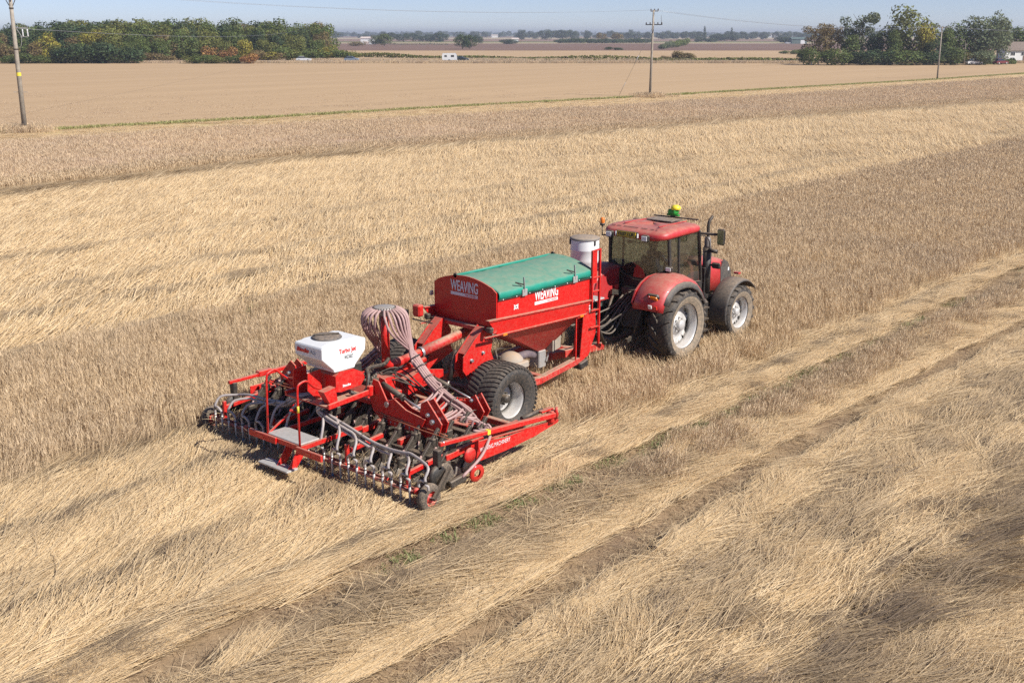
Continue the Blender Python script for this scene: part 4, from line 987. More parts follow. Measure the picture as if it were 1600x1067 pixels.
fm = frame_at(318, side_of(1560, 318)); t = empty('outbuilding', fm[0]); lbox(MB(), fm, -3.2, 0.6, 8, 11, 0, 2.5).build('wall', M['brick'], t); gable(MB(), fm, -3.2, .6, 8, 11, 2.5, 3.6).build('roof', M['roof_tile'], t)
lbox(MB(), fm, -1.9, -0.9, 7.9, 7.99, 0, 2.0).build('door', M['teal'], t); tag(t, 'small dark brick outbuilding beside the white house', 'outbuilding')
fm = frame_at(880, side_of(563, 880)); t = empty('white_barn', fm[0]); lbox(MB(), fm, 0, 9.2, 0, 12, 0, 4.4).build('wall', M['barn_white'], t); gable(MB(), fm, 0, 9.2, 0, 12, 4.4, 5.6, along='x').build('roof', M['barn_roof'], t)
lbox(MB(), fm, 2.6, 6.4, -0.12, -0.01, 0, 2.2).build('door', M['barn_roof'], t); tag(t, 'white barn in the distance right of the wood', 'barn')
fm = frame_at(930, side_of(1238, 930)); t = empty('green_barn', fm[0]); lbox(MB(), fm, 0, 12, 0, 10, 0, 3.6).build('wall', M['barn_grey'], t); gable(MB(), fm, 0, 12, 0, 10, 3.6, 5.2).build('roof', M['barn_grey'], t)
lbox(MB(), fm, 7, 10.5, -0.12, -0.01, 0, 3.0).build('door', M['barn_white'], t); tag(t, 'grey green barn left of the right hand trees', 'barn')
for i, (u, D, w_, h_, lb) in enumerate(((1197, 2400, 34, 8, 'long white shed on the horizon left of the right hand trees'), (741, 2600, 16, 7, 'tiny white building on the horizon above the dark pair of trees'), (768, 2300, 12, 6, 'tiny white building left of the line of round trees'), (800, 1100, 6, 4, 'small white shed at the far end of the plough'))):
    fm = frame_at(D, side_of(u, D)); t = empty('distant_shed', fm[0]); lbox(MB(), fm, 0, w_, 0, 12, 0, h_ * .7).build('wall', M['barn_white'], t); gable(MB(), fm, 0, w_, 0, 12, h_ * .7, h_).build('roof', M['barn_roof'], t); tag(t, lb, 'shed')

# ---------------------------------------------------------------- vehicles on the lane
def car(D, u, paint, label, heading=0, van=False, cat='car', name='parked_car'):
    o = fr(D, side_of(u, D)); a = math.atan2(_rt.y, _rt.x) + R(heading); ex = Vector((math.cos(a), math.sin(a), 0)); ey = Vector((-math.sin(a), math.cos(a), 0)); o.z = 0.17
    t = empty(name, o); W = lambda x, y, z: o + ex * x + ey * y + Vector((0, 0, z))
    lo = [(-2.1, .35), (-2.12, .8), (-1.95, .95), (1.0, .98), (1.95, .82), (2.1, .6), (2.1, .35)]; hi = [(-1.9, .95), (-1.45, 1.42), (0.1, 1.45), (0.95, .97)]
    def extr(poly, w0, w1=None):
        mb = MB(); n = len(poly); w1 = w1 or w0; zt = max(p[1] for p in poly); zb = min(p[1] for p in poly)
        ww = [w0 + (w1 - w0) * (p[1] - zb) / (zt - zb) for p in poly]
        V = [W(p[0], -w, p[1]) for p, w in zip(poly, ww)] + [W(p[0], w, p[1]) for p, w in zip(poly, ww)]
        mb.add(V, [tuple(range(n)), tuple(range(2 * n - 1, n - 1, -1))] + [(i, (i + 1) % n, n + (i + 1) % n, n + i) for i in range(n)]); return mb
    b_ = extr(lo, 0.85).build('body', paint, t); extr(hi, 0.80, 0.62).build('window', M['window'], t); extr([(-1.47, 1.42), (-1.4, 1.48), (.05, 1.50), (.12, 1.44)], 0.64, 0.58).build('roof', paint, t)
    for x in (-1.35, 1.35):
        for y in (-0.82, 0.82):
            w_ = MB().lathe([(0.0, -.1), (.31, -.1), (.33, 0), (.31, .1), (0.0, .1)], W(x, y, .32), ey, 16).build('wheel', M['rubber'], t)
            MB().lathe([(0.0, -.115), (.18, -.112), (.19, .112), (0.0, .115)], W(x, y, .32), ey, 12).build('rim', M['rim'], w_)
    for y in (-.6, .6): MB().box(W(2.09, y, .68), (.12, .3, .14), Matrix((ex, ey, Vector((0, 0, 1)))).transposed()).build('headlight', M['lens_white'], t)
    return tag(t, label, cat)
P_W = mat('white_car_paint', (0.72, 0.72, 0.72), 0.25, coat=0.8); P_B = mat('silver_blue_car_paint', (0.25, 0.30, 0.38), 0.25, metal=0.3, coat=0.8)
P_D = mat('dark_green_car_paint', (0.015, 0.025, 0.022), 0.25, coat=0.8); P_R = mat('dark_red_car_paint', (0.14, 0.02, 0.03), 0.25, coat=0.8)
car(338, 473, P_W, 'white car on the lane in front of the wood', 0, name='car'); car(338, 548, P_B, 'silver blue car on the lane at the end of the wood', 0, name='car')
car(338, 721, P_D, 'dark green car towing the white caravan', 0, name='car'); car(305, 1568, P_R, 'dark red car parked by the garden hedge', 25); car(302, 1526, P_W, 'white car parked under the willow', 10)
car(925, 1232, P_W, 'white car parked beside the grey green barn', 0)
o = fr(338, side_of(702, 338)); o.z = 0.17; a = math.atan2(_rt.y, _rt.x); ex = Vector((math.cos(a), math.sin(a), 0)); ey = Vector((-math.sin(a), math.cos(a), 0)); t = empty('caravan', o)
pr_ = [(-2.1, .45), (-2.2, 1.5), (-2.0, 2.3), (1.6, 2.35), (2.1, 1.7), (2.25, .9), (2.1, .45)]; mb = MB(); W = lambda x, y, z: o + ex * x + ey * y + Vector((0, 0, z))
mb.add([W(p[0], -1.05, p[1]) for p in pr_] + [W(p[0], 1.05, p[1]) for p in pr_], [tuple(range(7)), tuple(range(13, 6, -1))] + [(i, (i + 1) % 7, 7 + (i + 1) % 7, 7 + i) for i in range(7)]); mb.build('body', P_W, t)
mm = Matrix((ex, ey, Vector((0, 0, 1)))).transposed()
MB().box(W(.9, -1.06, 1.55), (.9, .04, .55), mm).build('window', M['window'], t); MB().box(W(-1.1, -1.06, 1.55), (.7, .04, .5), mm).build('window', M['window'], t)
for y in (-.95, .95): MB().lathe([(0, -.1), (.32, -.1), (.32, .1), (0, .1)], W(-.1, y, .32), ey, 14).build('wheel', M['rubber'], t)
MB().bar(W(2.1, 0, .5), W(3.2, 0, .45), .08).build('towbar', M['steel_dark'], t); tag(t, 'white caravan towed by the dark green car on the lane', 'caravan')

# ---------------------------------------------------------------- poles and wires
M['porcelain'] = mat('insulator_porcelain', (0.55, 0.55, 0.55), 0.3); M['brown_ins'] = mat('dark_insulator', (0.07, 0.05, 0.045), 0.35)
line_dir = Vector((162, -14.5, 0)).normalized(); arm_dir = Vector((-line_dir.y, line_dir.x, 0))
def pole_thing(pos, h, label, lean=(0, 0), armz=(), r=0.15, sticker=None, name='utility_pole'):
    p = Vector(pos); t = empty(name, p); top = p + Vector((lean[0], lean[1], h)); at = lambda z: p.lerp(top, z / h)
    MB().tube([p - Vector((0, 0, .3)), at(h * .5), top], [r, r * .85, r * .66], 12).build('pole', M['pole'], t)
    for (z, w, n, mt) in armz:
        c = at(z); MB().bar(c - arm_dir * w + line_dir * .18, c + arm_dir * w + line_dir * .18, .09, .11).build('crossarm', mt, t)
        for i in range(n):
            s = -w + 2 * w * i / (n - 1); q = c + arm_dir * s * .94 + line_dir * .18 + Vector((0, 0, .05))
            MB().lathe([(0, 0), (.05, .02), (.09, .08), (.05, .12), (.09, .17), (.04, .24), (0, .27)], q, (0, 0, 1), 10).build('insulator', M['brown_ins'], t)
    if sticker: MB().lathe([(r * .93, -.14), (r * .93, .14)], at(sticker), (0, 0, 1), 14).build('warning_sign', M['yellow_band'], t)
    return t, top, at
PL = Vector((32.7, 77.9, 0)); PM = Vector((111.4, 68.7, 0)); PR_ = Vector((194.3, 63.4, 0))
t, topL, atL = pole_thing(PL, 11.6, '', (0, 0), ((11.4, 1.1, 3, M['galv']),), 0.21, 4.75)
tag(t, 'thick weathered pole with white fuse switches at the left edge', 'utility pole')
for s in (-1, 1): MB().bar(atL(9.9), atL(11.4) + _rt * s * .75, .05).build('brace', M['steel_dark'], t)
mb = MB(); mb.bar(atL(8.45), atL(8.45) + _rt * 1.15, .07); mb.bar(atL(7.75) + _rt * .5, atL(7.75) + _rt * 1.15, .05); mb.bar(atL(8.45) + _rt * .2, atL(7.75) + _rt * .6, .04); mb.build('switch_bracket', M['galv'], t)
for s in (.72, 1.12): MB().lathe([(0, 0), (.045, 0), (.06, .1), (.045, .2), (.06, .3), (.045, .4), (.06, .5), (.045, .6), (0, .6)], atL(7.75) + _rt * s, (0.0, 0.05, 1), 10).build('fuse', M['porcelain'], t)
MB().tube(spline([atL(7.75) + _rt * .6, atL(7.0) + _rt * .45, atL(6.9) + _rt * .18], 5), .018, 6).build('cable', M['galv'], t)
for z in (10.0, 6.75): MB().lathe([(.175, -.06), (.185, 0), (.175, .06)], atL(z), (0, 0, 1), 14).build('band', M['steel_dark'], t)
MB().bar(atL(3.3) - _rt * .6, atL(3.3) + _rt * .6, .035).build('stay_bar', M['galv'], t)
t, topM, atM = pole_thing(PM, 10.9, '', (.1, -.1), ((10.75, .62, 3, M['galv']), (9.1, 1.35, 5, M['steel_dark'])), 0.17)
tag(t, 'tall middle pole with two crossarms behind the tractor', 'utility pole')
MB().tube([atM(10.2) - arm_dir * 1.3, atM(9.2) - arm_dir * 1.32], .02, 6).build('jumper_wire', M['steel_dark'], t)
t, topR, atR = pole_thing(PR_, 9.2, '', (0, 0), ((9.0, .7, 3, M['galv']),), 0.15)
tag(t, 'slimmer pole in front of the right hand trees', 'utility pole')
p = fr(300, side_of(1511, 300)); t, q1, q2 = pole_thing(p, 5.4, '', (0, 0), ((5.2, .35, 2, M['galv']),), 0.1); tag(t, 'thin short pole beside the brown twiggy bush', 'utility pole')
p = fr(303, side_of(1271, 303)); t = empty('marker_post', p); MB().box(p + Vector((0, 0, 1.1)), (.28, .28, 2.2), None, .04).build('post', M['wall_white'], t); MB().box(p + Vector((0, 0, 2.28)), (.4, .4, .16), None, .04).build('cap', M['wall_white'], t); tag(t, 'white marker post at the left end of the right hand trees', 'post')
M['wire'] = mat('weathered_wire', (0.30, 0.31, 0.32), 0.4, metal=0.5)
def wire(a, b, sag, r, label):
    a = Vector(a); b = Vector(b); P = [a.lerp(b, k / 14) - Vector((0, 0, sag * 4 * (k / 14) * (1 - k / 14))) for k in range(15)]
    o = MB().tube(P, r, 5).build('power_line', M['wire']); return tag(o, label, 'power line')
for i, s in enumerate((-.55, 0, .55)):
    sn = ('farthest', 'middle', 'nearest')[2 - i] if False else ('nearest', 'middle', 'farthest')[i]
    wire(topL + arm_dir * s * 1.8 + Vector((0, 0, .1)), topM + arm_dir * s, 1.0, .007, '%s of three wires between the left and middle poles' % sn)
    wire(topM + arm_dir * s, topR + arm_dir * s, 1.1, .009, '%s of three wires between the middle and right poles' % sn)
    wire(topR + arm_dir * s, topR + arm_dir * s + line_dir * 85 + Vector((0, 0, .5)), .9, .010, '%s of three wires running right from the slim pole' % sn)
    wire(topL + arm_dir * s * 1.8 + Vector((0, 0, .1)), topL - line_dir * 60 + arm_dir * s, .6, .012, '%s of three wires leaving the left pole at the picture edge' % sn)
wire(atL(8.4) + _rt * .5, fr(360, side_of(470, 360), 9.0), 1.2, .02, 'thin pale cable crossing in front of the wood')
# stay wire of the middle pole
sa = atM(9.0) - arm_dir * .1; sb = at_z(967, 150)
t = empty('stay_wire', sb); MB().tube([sa, sb], .018, 6).build('wire', M['wire'], t); MB().tube([sa.lerp(sb, .42), sa.lerp(sb, .53)], .045, 8).build('insulator', M['porcelain'], t); MB().tube([sb + (sa - sb).normalized() * 2.2, sb + (sa - sb).normalized() * .2], .03, 8).build('guard', M['galv'], t)
tag(t, 'slanting stay wire left of the middle pole', 'stay wire')
# tufts at the pole feet
for pp, lb in ((PL, 'dry grass tuft at the foot of the left pole'), (PM, 'dry grass tuft at the foot of the middle pole')):
    n = 60; P0 = np.array([[pp.x, pp.y, 0]]) + np.concatenate([rng.normal(0, 0.9, (n, 2)), np.zeros((n, 1))], 1)
    scatter('pole_foot_grass', C_STDF, P0, np.stack([rng.normal(0, .2, n), rng.normal(0, .2, n), rng.uniform(0, 6.28, n)], 1), np.full((n, 3), 1.1), rng.uniform(0, .5, n), rng.integers(0, NV, n), lb)
# the air over the fens
M['air'] = bpy.data.materials.new('air'); M['air'].use_nodes = True; nt = M['air'].node_tree; nt.nodes.remove(nt.nodes['Principled BSDF'])
pv = nd(nt, 'ShaderNodeVolumePrincipled'); pv.inputs['Color'].default_value = (0.80, 0.86, 0.96, 1); pv.inputs['Density'].default_value = 0.00025; pv.inputs['Anisotropy'].default_value = 0.2
nt.links.new(pv.outputs[0], nt.nodes['Material Output'].inputs['Volume'])
mb = MB().box((0, 0, 14.0), (16000, 16000, 30.0)); hz = mb.build('haze', M['air']); tag(hz, kind='stuff')

# ================================================================ TRACTOR
def wheel(parent, X, Z, yo, width, R_, rimR, lugs, name='wheel', dish=0.16, flot=False, side=-1):
    """yo = outer face (y); side -1 = right hand side"""
    yi = yo - side * width; yc = (yo + yi) / 2; hw = width / 2; s = side
    w = empty(name, (X - root_loc(parent).x, yc - root_loc(parent).y, Z - root_loc(parent).z)); w.parent = parent
    c = (X, yc, Z); ax = (0, s, 0); body = R_ - (0.045 if not flot else 0.017)
    prof = [(rimR, hw * .72), (rimR + .02, hw * .80), (rimR + (body - rimR) * .35, hw * .98), (rimR + (body - rimR) * .62, hw * .99), (body - .06, hw * .90), (body - .015, hw * .72), (body, hw * .3),
            (body, -hw * .3), (body - .015, -hw * .72), (body - .06, -hw * .90), (rimR + (body - rimR) * .6, -hw), (rimR + .02, -hw * .8), (rimR, -hw * .72)]
    mb = MB().lathe(prof, c, ax, 56)
    mb.cur = 1       # dusty inner sidewall
    mb.lathe([(rimR + .006, hw * .79), (rimR + (body - rimR) * .36, hw * .985), (rimR + (body - rimR) * .56, hw * 1.0)], c, ax, 56)
    mb.cur = 0
    for k in range(lugs):
        for sd in (-1, 1):
            a0 = 2 * math.pi * (k + (0.5 if sd > 0 else 0)) / lugs; n = 5; V = []
            sweep = 0.26 if not flot else 0.16
            for i in range(n):
                t = i / (n - 1); yy = sd * hw * (0.04 + 0.93 * t); a = a0 + sweep * (t ** 0.8) * (1 if True else -1)
                dr = (0, 0, .004, .012, .055)[i]; wd = (0.028, .030, .034, .040, .046)[i] * (1.0 if not flot else .8) / R_; hgt = R_ - dr; b0 = body - dr * 1.1 - 0.01
                for (aa, r) in ((a - wd, b0), (a - wd * .75, hgt), (a + wd * .75, hgt), (a + wd, b0)):
                    V.append((X + math.sin(aa) * r, yc + s * yy, Z + math.cos(aa) * r))
            F = [(i * 4 + j, i * 4 + (j + 1) % 4, (i + 1) * 4 + (j + 1) % 4, (i + 1) * 4 + j) for i in range(n - 1) for j in range(4)] + [(0, 1, 2, 3), tuple(range((n - 1) * 4 + 3, (n - 1) * 4 - 1, -1))]
            mb.add(V, F)
    mb.build('tyre', [M['rubber'], M['rubber_side'] if not flot else M['rubber']], w)
    q = hw
    MB().lathe([(rimR + .025, q * .82), (rimR + .03, q * .76), (rimR, q * .70), (rimR - .03, q * .60), (rimR - .045, q * .2), (rimR - .06, -q * .1), (rimR * .93, -q * .1), (rimR * .62, -q * (.1 if not flot else -.1) + dish * 0), (rimR * .42, -q * .02), (rimR * .40, q * .10), (0, q * .12)], c, ax, 48).build('rim', M['rim'], w)
    h = MB().lathe([(rimR * .24, q * .1), (rimR * .24, q * .42), (rimR * .20, q * .5), (0, q * .52)], c, ax, 20)
    for k in range(8):
        a = 2 * math.pi * k / 8; p = Vector((X + math.sin(a) * rimR * .33, yc + s * q * .12, Z + math.cos(a) * rimR * .33)); h.cyl(p, p + Vector((0, s * .05, 0)), .022, 6)
    h.build('hub', M['steel_dark'] if flot else M['rim'], w)
    return w
TR = tag(empty('tractor', (12.0, 0, 0)), 'red tractor with black cab frame, towing the seed drill through the standing crop', 'tractor')
RX, FX = 10.95, 13.80
wheel(TR, RX, 0.93, -1.49, 0.62, 0.95, 0.57, 19); wheel(TR, RX, 0.93, 1.49, 0.62, 0.95, 0.57, 19, side=1)
wheel(TR, FX, 0.74, -1.38, 0.46, 0.74, 0.43, 17); wheel(TR, FX, 0.74, 1.38, 0.46, 0.74, 0.43, 17, side=1)
MB().cyl((RX, -1.1, .92), (RX, 1.1, .92), .17, 20).box((RX, 0, .95), (.7, .6, .6), None, .08).build('rear_axle', M['steel_dark'], TR)
MB().cyl((FX, -1.1, .72), (FX, 1.1, .72), .10, 16).box((FX, 0, .75), (.5, .35, .3), None, .05).build('front_axle', M['steel_dark'], TR)
MB().box((12.3, 0, .95), (3.2, .55, .7), None, .08).box((14.6, 0, .95), (.9, .6, .5), None, .06).build('chassis', M['steel_dark'], TR)
# rear mudguards
for s in (-1, 1):
    pf = [(9.70, 1.50), (9.78, 1.72), (9.92, 1.92), (10.12, 2.08), (10.4, 2.19), (10.75, 2.22), (11.1, 2.17), (11.45, 2.02), (11.72, 1.78), (11.92, 1.46)]
    cx_, cz_ = 10.85, 1.15; rows = []
    for (x, z) in pf:
        dx, dz = x - cx_, z - cz_; L = math.hypot(dx, dz); ux, uz = dx / L, dz / L; r = []
        for (y, dr) in ((.62, -.05), (.70, .0), (.95, .03), (1.20, .015), (1.36, -.04), (1.44, -.11), (1.46, -.17)): r.append((x + ux * dr, s * y, z + uz * dr))
        rows.append(r)
    fd = MB().sheet(rows, 0.025); fd.build('mudguard', M['tractor_red'], TR)
    rr = []
    for (x, z) in pf[1:]:
        dx, dz = x - cx_, z - cz_; L = math.hypot(dx, dz); ux, uz = dx / L, dz / L
        rr.append([(x + ux * dr, s * y, z + uz * dr) for (y, dr) in ((1.40, -.075), (1.48, -.16), (1.52, -.235), (1.515, -.28))])
    MB().sheet(rr, 0.02).build('mudguard_trim', M['fender_grey'], TR)
    MB().prism([(9.90, 1.42), (9.76, 1.62), (9.9, 1.90), (10.12, 2.06), (10.4, 2.17), (10.84, 2.19), (10.84, 1.42)], 1, s * .58, s * .62).build('inner_mudguard', M['tractor_red'], TR)
    lt = MB().box((9.86, s * 1.17, 1.83), (.12, .34, .16), Matrix.Rotation(R(-38), 3, 'Y'), .04).build('tail_light', M['black'], TR)
    MB().box((9.80, s * 1.22, 1.80), (.05, .20, .11), Matrix.Rotation(R(-38), 3, 'Y'), .015).build('lens', M['orange'], lt)
    MB().box((9.815, s * 1.08, 1.80), (.05, .06, .11), Matrix.Rotation(R(-38), 3, 'Y'), .01).build('lens', M['lens_red'], lt)
    MB().box((9.70, s * 1.18, 1.60), (.03, .09, .09), Matrix.Rotation(R(-15), 3, 'Y')).build('reflector', M['lens_white'], TR)
    MB().box((9.71, s * 1.34, 1.60), (.04, .07, .09), Matrix.Rotation(R(-15), 3, 'Y')).build('reflector', M['lens_red'], TR)
# cab: posts
zb, zt = 1.62, 3.10
def cabpost(a, b, w=.07, h=.09): MB().bar(a, b, w, h, bev=.015).build('cab_post', M['black'], TR)
for s in (-1, 1):
    cabpost((10.92, s * .93, 2.2), (10.86, s * .90, zt)); cabpost((10.92, s * .93, 2.25), (11.0, s * .66, 1.75))
    cabpost((11.42, s * .88, 1.9), (11.38, s * .85, zt), .055, .055); cabpost((12.72, s * .72, 1.62), (12.40, s * .80, zt), .08, .07)
    cabpost((10.90, s * .90, 3.09), (12.42, s * .80, 3.09), .06, .06)
    cabpost((11.42, s * .88, 1.86), (12.66, s * .74, 1.70), .05, .05)
    # door glass and quarter glass
    MB().add([(11.44, s * .87, 1.90), (12.66, s * .735, 1.72), (12.39, s * .79, 3.07), (11.40, s * .84, 3.07)], [(0, 1, 2, 3)]).build('door_glass', M['glass'], TR)
    MB().add([(10.94, s * .92, 2.28), (11.41, s * .88, 1.92), (11.37, s * .84, 3.07), (10.90, s * .885, 3.07)], [(0, 1, 2, 3)]).build('side_glass', M['glass'], TR)
cabpost((10.9, -.9, 3.09), (10.9, .9, 3.09)); cabpost((12.42, -.8, 3.09), (12.42, .8, 3.09))
# rear window: polygon with chamfered bottom and black frame
rw = [(.86, 3.05), (.905, 2.36), (.50, 2.03), (.20, 1.94), (-.20, 1.94), (-.50, 2.03), (-.905, 2.36), (-.86, 3.05)]
MB().add([(10.90 + .02 * (z < 2.1), y, z) for y, z in rw], [tuple(range(8))]).build('rear_window', M['glass'], TR)
mb = MB()
for i in range(8):
    a = rw[i]; b_ = rw[(i + 1) % 8]; mb.bar((10.89, a[0], a[1]), (10.89, b_[0], b_[1]), .025, .035)
mb.build('window_seal', M['black'], TR)
MB().add([(12.73, -.70, 1.75), (12.73, .70, 1.75), (12.43, .78, 3.06), (12.43, -.78, 3.06)], [(0, 1, 2, 3)]).build('windscreen', M['glass'], TR)
MB().prism([(.95, 2.2), (.66, 1.72), (.66, 1.2), (-.66, 1.2), (-.66, 1.72), (-.95, 2.2), (-.86, 2.33), (-.48, 1.99), (-.2, 1.90), (.2, 1.90), (.48, 1.99), (.86, 2.33)], 0, 10.93, 11.0).build('cab_rear_panel', M['black'], TR)
MB().box((11.8, 0, 1.50), (1.75, 1.30, .10), None, .03).build('cab_floor', M['interior'], TR)
MB().prism([(11.45, 1.25), (12.72, 1.1), (12.72, 1.70), (12.0, 1.76), (11.45, 1.9)], 1, -.76, -.70).prism([(11.45, 1.25), (12.72, 1.1), (12.72, 1.70), (12.0, 1.76), (11.45, 1.9)], 1, .70, .76).build('cab_side_panel', M['black'], TR)
# interior
MB().box((11.62, .02, 1.92), (.52, .52, .14), None, .05).box((11.36, .02, 2.22), (.11, .44, .50), Matrix.Rotation(R(-8), 3, 'Y'), .04).box((11.6, .02, 1.7), (.3, .3, .3)).build('seat', M['seat'], TR)
MB().box((11.75, -.48, 2.05), (.75, .20, .42), None, .04).box((11.5, .60, 1.95), (.6, .22, .5), None, .05).box((12.45, 0, 2.0), (.22, .5, .4), None, .06).build('console', M['interior'], TR)
MB().lathe([(.185, -.014), (.20, 0), (.185, .014), (.17, 0)], (12.18, -.02, 2.34), (-.62, 0, .78), 28, closed=True).cyl((12.18, -.02, 2.34), (12.42, -.02, 2.0), .03, 8).bar((12.18, -.19, 2.34), (12.18, .15, 2.34), .03, .02).build('steering_wheel', M['black'], TR)
MB().box((12.1, -.52, 2.42), (.05, .26, .19), Matrix.Rotation(R(25), 3, 'Z'), .02).cyl((12.1, -.52, 2.3), (12.0, -.5, 2.1), .015).build('display_screen', M['black'], TR)
MB().tube(spline([(10.95, .35, 2.9), (10.96, .1, 2.86), (10.96, -.1, 2.88), (10.97, -.55, 2.84)], 4), .012, 6).box((10.97, .36, 2.86), (.06, .16, .08), None, .02).build('wiper', M['black'], TR)
# roof: a rounded slab, wider at the back
def roofslab():
    rows = []; cx2, hx, hy = 11.52, 1.04, .96
    for (k, z) in ((.90, 3.08), (.98, 3.10), (1.0, 3.16), (.985, 3.235), (.93, 3.285), (.80, 3.315), (.55, 3.33), (.25, 3.335), (.02, 3.336)):
        r = []
        for j in range(49):
            a = 2 * math.pi * j / 48; c_, s_ = math.cos(a), math.sin(a); e = .38
            x = abs(c_) ** e * (1 if c_ > 0 else -1); y = abs(s_) ** e * (1 if s_ > 0 else -1)
            r.append((cx2 + hx * x * k, hy * y * k * (1 - .05 * x), z - .045 * max(0, x) * (z - 3.0) / .33 - 0.05 * max(0, -x) ** 3))
        rows.append(r)
    return MB().sheet(rows)
rf = roofslab().build('roof', M['tractor_red'], TR)
MB().prism([(10.62, -.85), (12.45, -.8), (12.45, .8), (10.62, .85)], 2, 3.06, 3.085).build('roof_lining', M['black'], TR)
MB().box((12.05, .05, 3.335), (.52, .78, .03), None, .01).build('roof_hatch', mat('tinted_roof_hatch', (0.06, 0.06, 0.065), 0.3, dust=.3, updust=.5), rf)
for (y0_, y1_) in ((.76, .64), (.58, .46), (.38, -.06), (-.16, -.34), (-.44, -.54), (-.60, -.64)):
    MB().bar((10.72, y0_, 3.292), (10.72, y1_, 3.292), .022, .012).build('vent_slot', M['black'], rf)
for s in (-1, 1): MB().bar((10.95, s * .52, 3.334), (12.25, s * .50, 3.322), .03, .02).build('roof_rib', M['tractor_red'], rf)
# number plate and working lamps on the rear of the roof
pl = MB().box((10.40, .07, 3.155), (.02, .56, .135), Matrix.Rotation(R(8), 3, 'Y')).build('number_plate', M['plate'], TR)
text('lettering', 'FX07 LUR', .088, (10.382, .315, 3.108), (0, -1, 0), (.12, 0, 1), M['decal_black'], pl, width=.49, bold=.0015)
MB().box((10.44, .07, 3.15), (.05, .66, .16), None, .01).build('plate_holder', M['black'], TR)
for y in (.39, -.27): MB().box((10.40, y, 3.145), (.05, .035, .11), None, .01).build('plate_lamp', M['lens_white'], TR)
for y in (.62, -.47):
    l = MB().box((10.46, y, 3.10), (.12, .21, .17), None, .03).build('work_lamp', M['black'], TR); MB().box((10.395, y, 3.10), (.02, .165, .125), None, .02).build('lens', M['lens_white'], l)
l = MB().box((10.80, -.98, 2.34), (.10, .20, .14), None, .03).bar((10.86, -.96, 2.28), (10.9, -.92, 2.0), .03).build('work_lamp', M['steel_dark'], TR); MB().box((10.745, -.98, 2.34), (.02, .15, .095), None, .02).build('lens', M['lens_white'], l)
# beacon
MB().tube([(10.86, 1.0, 2.95), (10.80, 1.12, 2.97), (10.80, 1.12, 3.22)], .014, 6).bar((10.9, .9, 2.97), (10.8, 1.14, 2.97), .03).build('beacon_bracket', M['black'], TR)
b_ = MB().lathe([(0, 0), (.065, 0), (.07, .04), (.05, .06), (0, .06)], (10.80, 1.12, 3.22), (0, 0, 1), 18).build('beacon', M['black'], TR)
MB().lathe([(.055, .06), (.062, .10), (.056, .17), (.042, .20), (0, .205)], (10.80, 1.12, 3.22), (0, 0, 1), 18).build('lens', M['orange'], b_)
# satellite receiver
g_ = MB().box((12.48, .06, 3.40), (.10, .36, .05), None, .01).box((12.48, .06, 3.485), (.22, .24, .13), None, .03).build('satellite_receiver', M['green_box'], TR)
MB().lathe([(.12, 0), (.135, .03), (.12, .08), (.07, .115), (0, .125)], (12.50, .0, 3.545), (0, 0, 1), 24).build('dome', M['yellow'], g_)
MB().bar((12.42, .62, 3.345), (12.50, -.70, 3.345), .05, .03).box((12.46, .06, 3.36), (.08, .10, .05)).build('receiver_bar', M['black'], TR)
# bonnet
rows = []
for (x, hw, zt_, zb_) in ((12.70, .40, 2.18, 1.25), (13.2, .40, 2.17, 1.2), (13.8, .39, 2.12, 1.18), (14.3, .37, 2.04, 1.15), (14.62, .34, 1.93, 1.12), (14.80, .30, 1.72, 1.08), (14.86, .27, 1.35, 1.05)):
    rows.append([(x, -hw, zb_), (x, -hw * 1.02, (zb_ + zt_) / 2), (x, -hw * .97, zt_ - .14), (x, -hw * .72, zt_ - .03), (x, 0, zt_), (x, hw * .72, zt_ - .03), (x, hw * .97, zt_ - .14), (x, hw * 1.02, (zb_ + zt_) / 2), (x, hw, zb_)])
hd = MB().sheet(rows, .01).build('bonnet', M['tractor_red'], TR)
for s in (-1, 1): MB().prism([(14.30, 1.2), (14.26, 1.75), (14.40, 2.0), (14.64, 1.88), (14.82, 1.6), (14.86, 1.2)], 1, s * .385 - .012, s * .385 + .012).build('grille', M['fender_grey'], TR)
MB().box((14.86, 0, 1.45), (.04, .5, .6), None, .02).build('grille', M['black'], TR)
for s in (-1, 1): MB().box((14.68, s * .375, 1.68), (.10, .05, .13), None, .02).build('headlight', M['lens_white'], TR)
MB().prism([(13.1, 1.0), (13.1, 1.6), (14.2, 1.6), (14.2, 1.0)], 1, -.30, .30).build('engine', M['steel_dark'], TR)
for x in np.arange(12.95, 13.4, .09): MB().box((float(x), -.41, 1.9), (.05, .012, .22)).build('bonnet_vent', M['black'], hd)
MB().box((15.1, 0, .95), (.45, .9, .5), None, .06).build('front_weight', M['steel_dark'], TR)
# exhaust stack and air intake at the right front corner of the cab
MB().tube([(13.02, -.70, 1.35), (13.02, -.70, 2.55)], .115, 16).box((13.0, -.66, 1.6), (.22, .2, .9), None, .04).build('exhaust_guard', M['black'], TR)
MB().tube([(13.02, -.70, 2.55), (13.02, -.70, 2.60), (13.02, -.70, 2.78), (13.02, -.70, 2.84)], [.10, .09, .085, .05], 16).build('silencer', mat('hot_silencer_steel', (.16, .15, .15), .5, metal=.4, dust=.3), TR)
MB().tube(spline([(13.02, -.70, 2.8), (13.02, -.70, 3.12), (13.06, -.71, 3.26), (13.16, -.73, 3.36)], 5), .042, 12, cap=False).tube(spline([(13.02, -.70, 2.8), (13.02, -.70, 3.12), (13.06, -.71, 3.26), (13.16, -.73, 3.355)], 5), .036, 12, cap=False).build('exhaust_pipe', M['steel_dark'], TR)
MB().tube([(12.95, -.80, 2.50), (13.0, -1.02, 2.47)], .055, 12).build('air_intake', M['black'], TR)
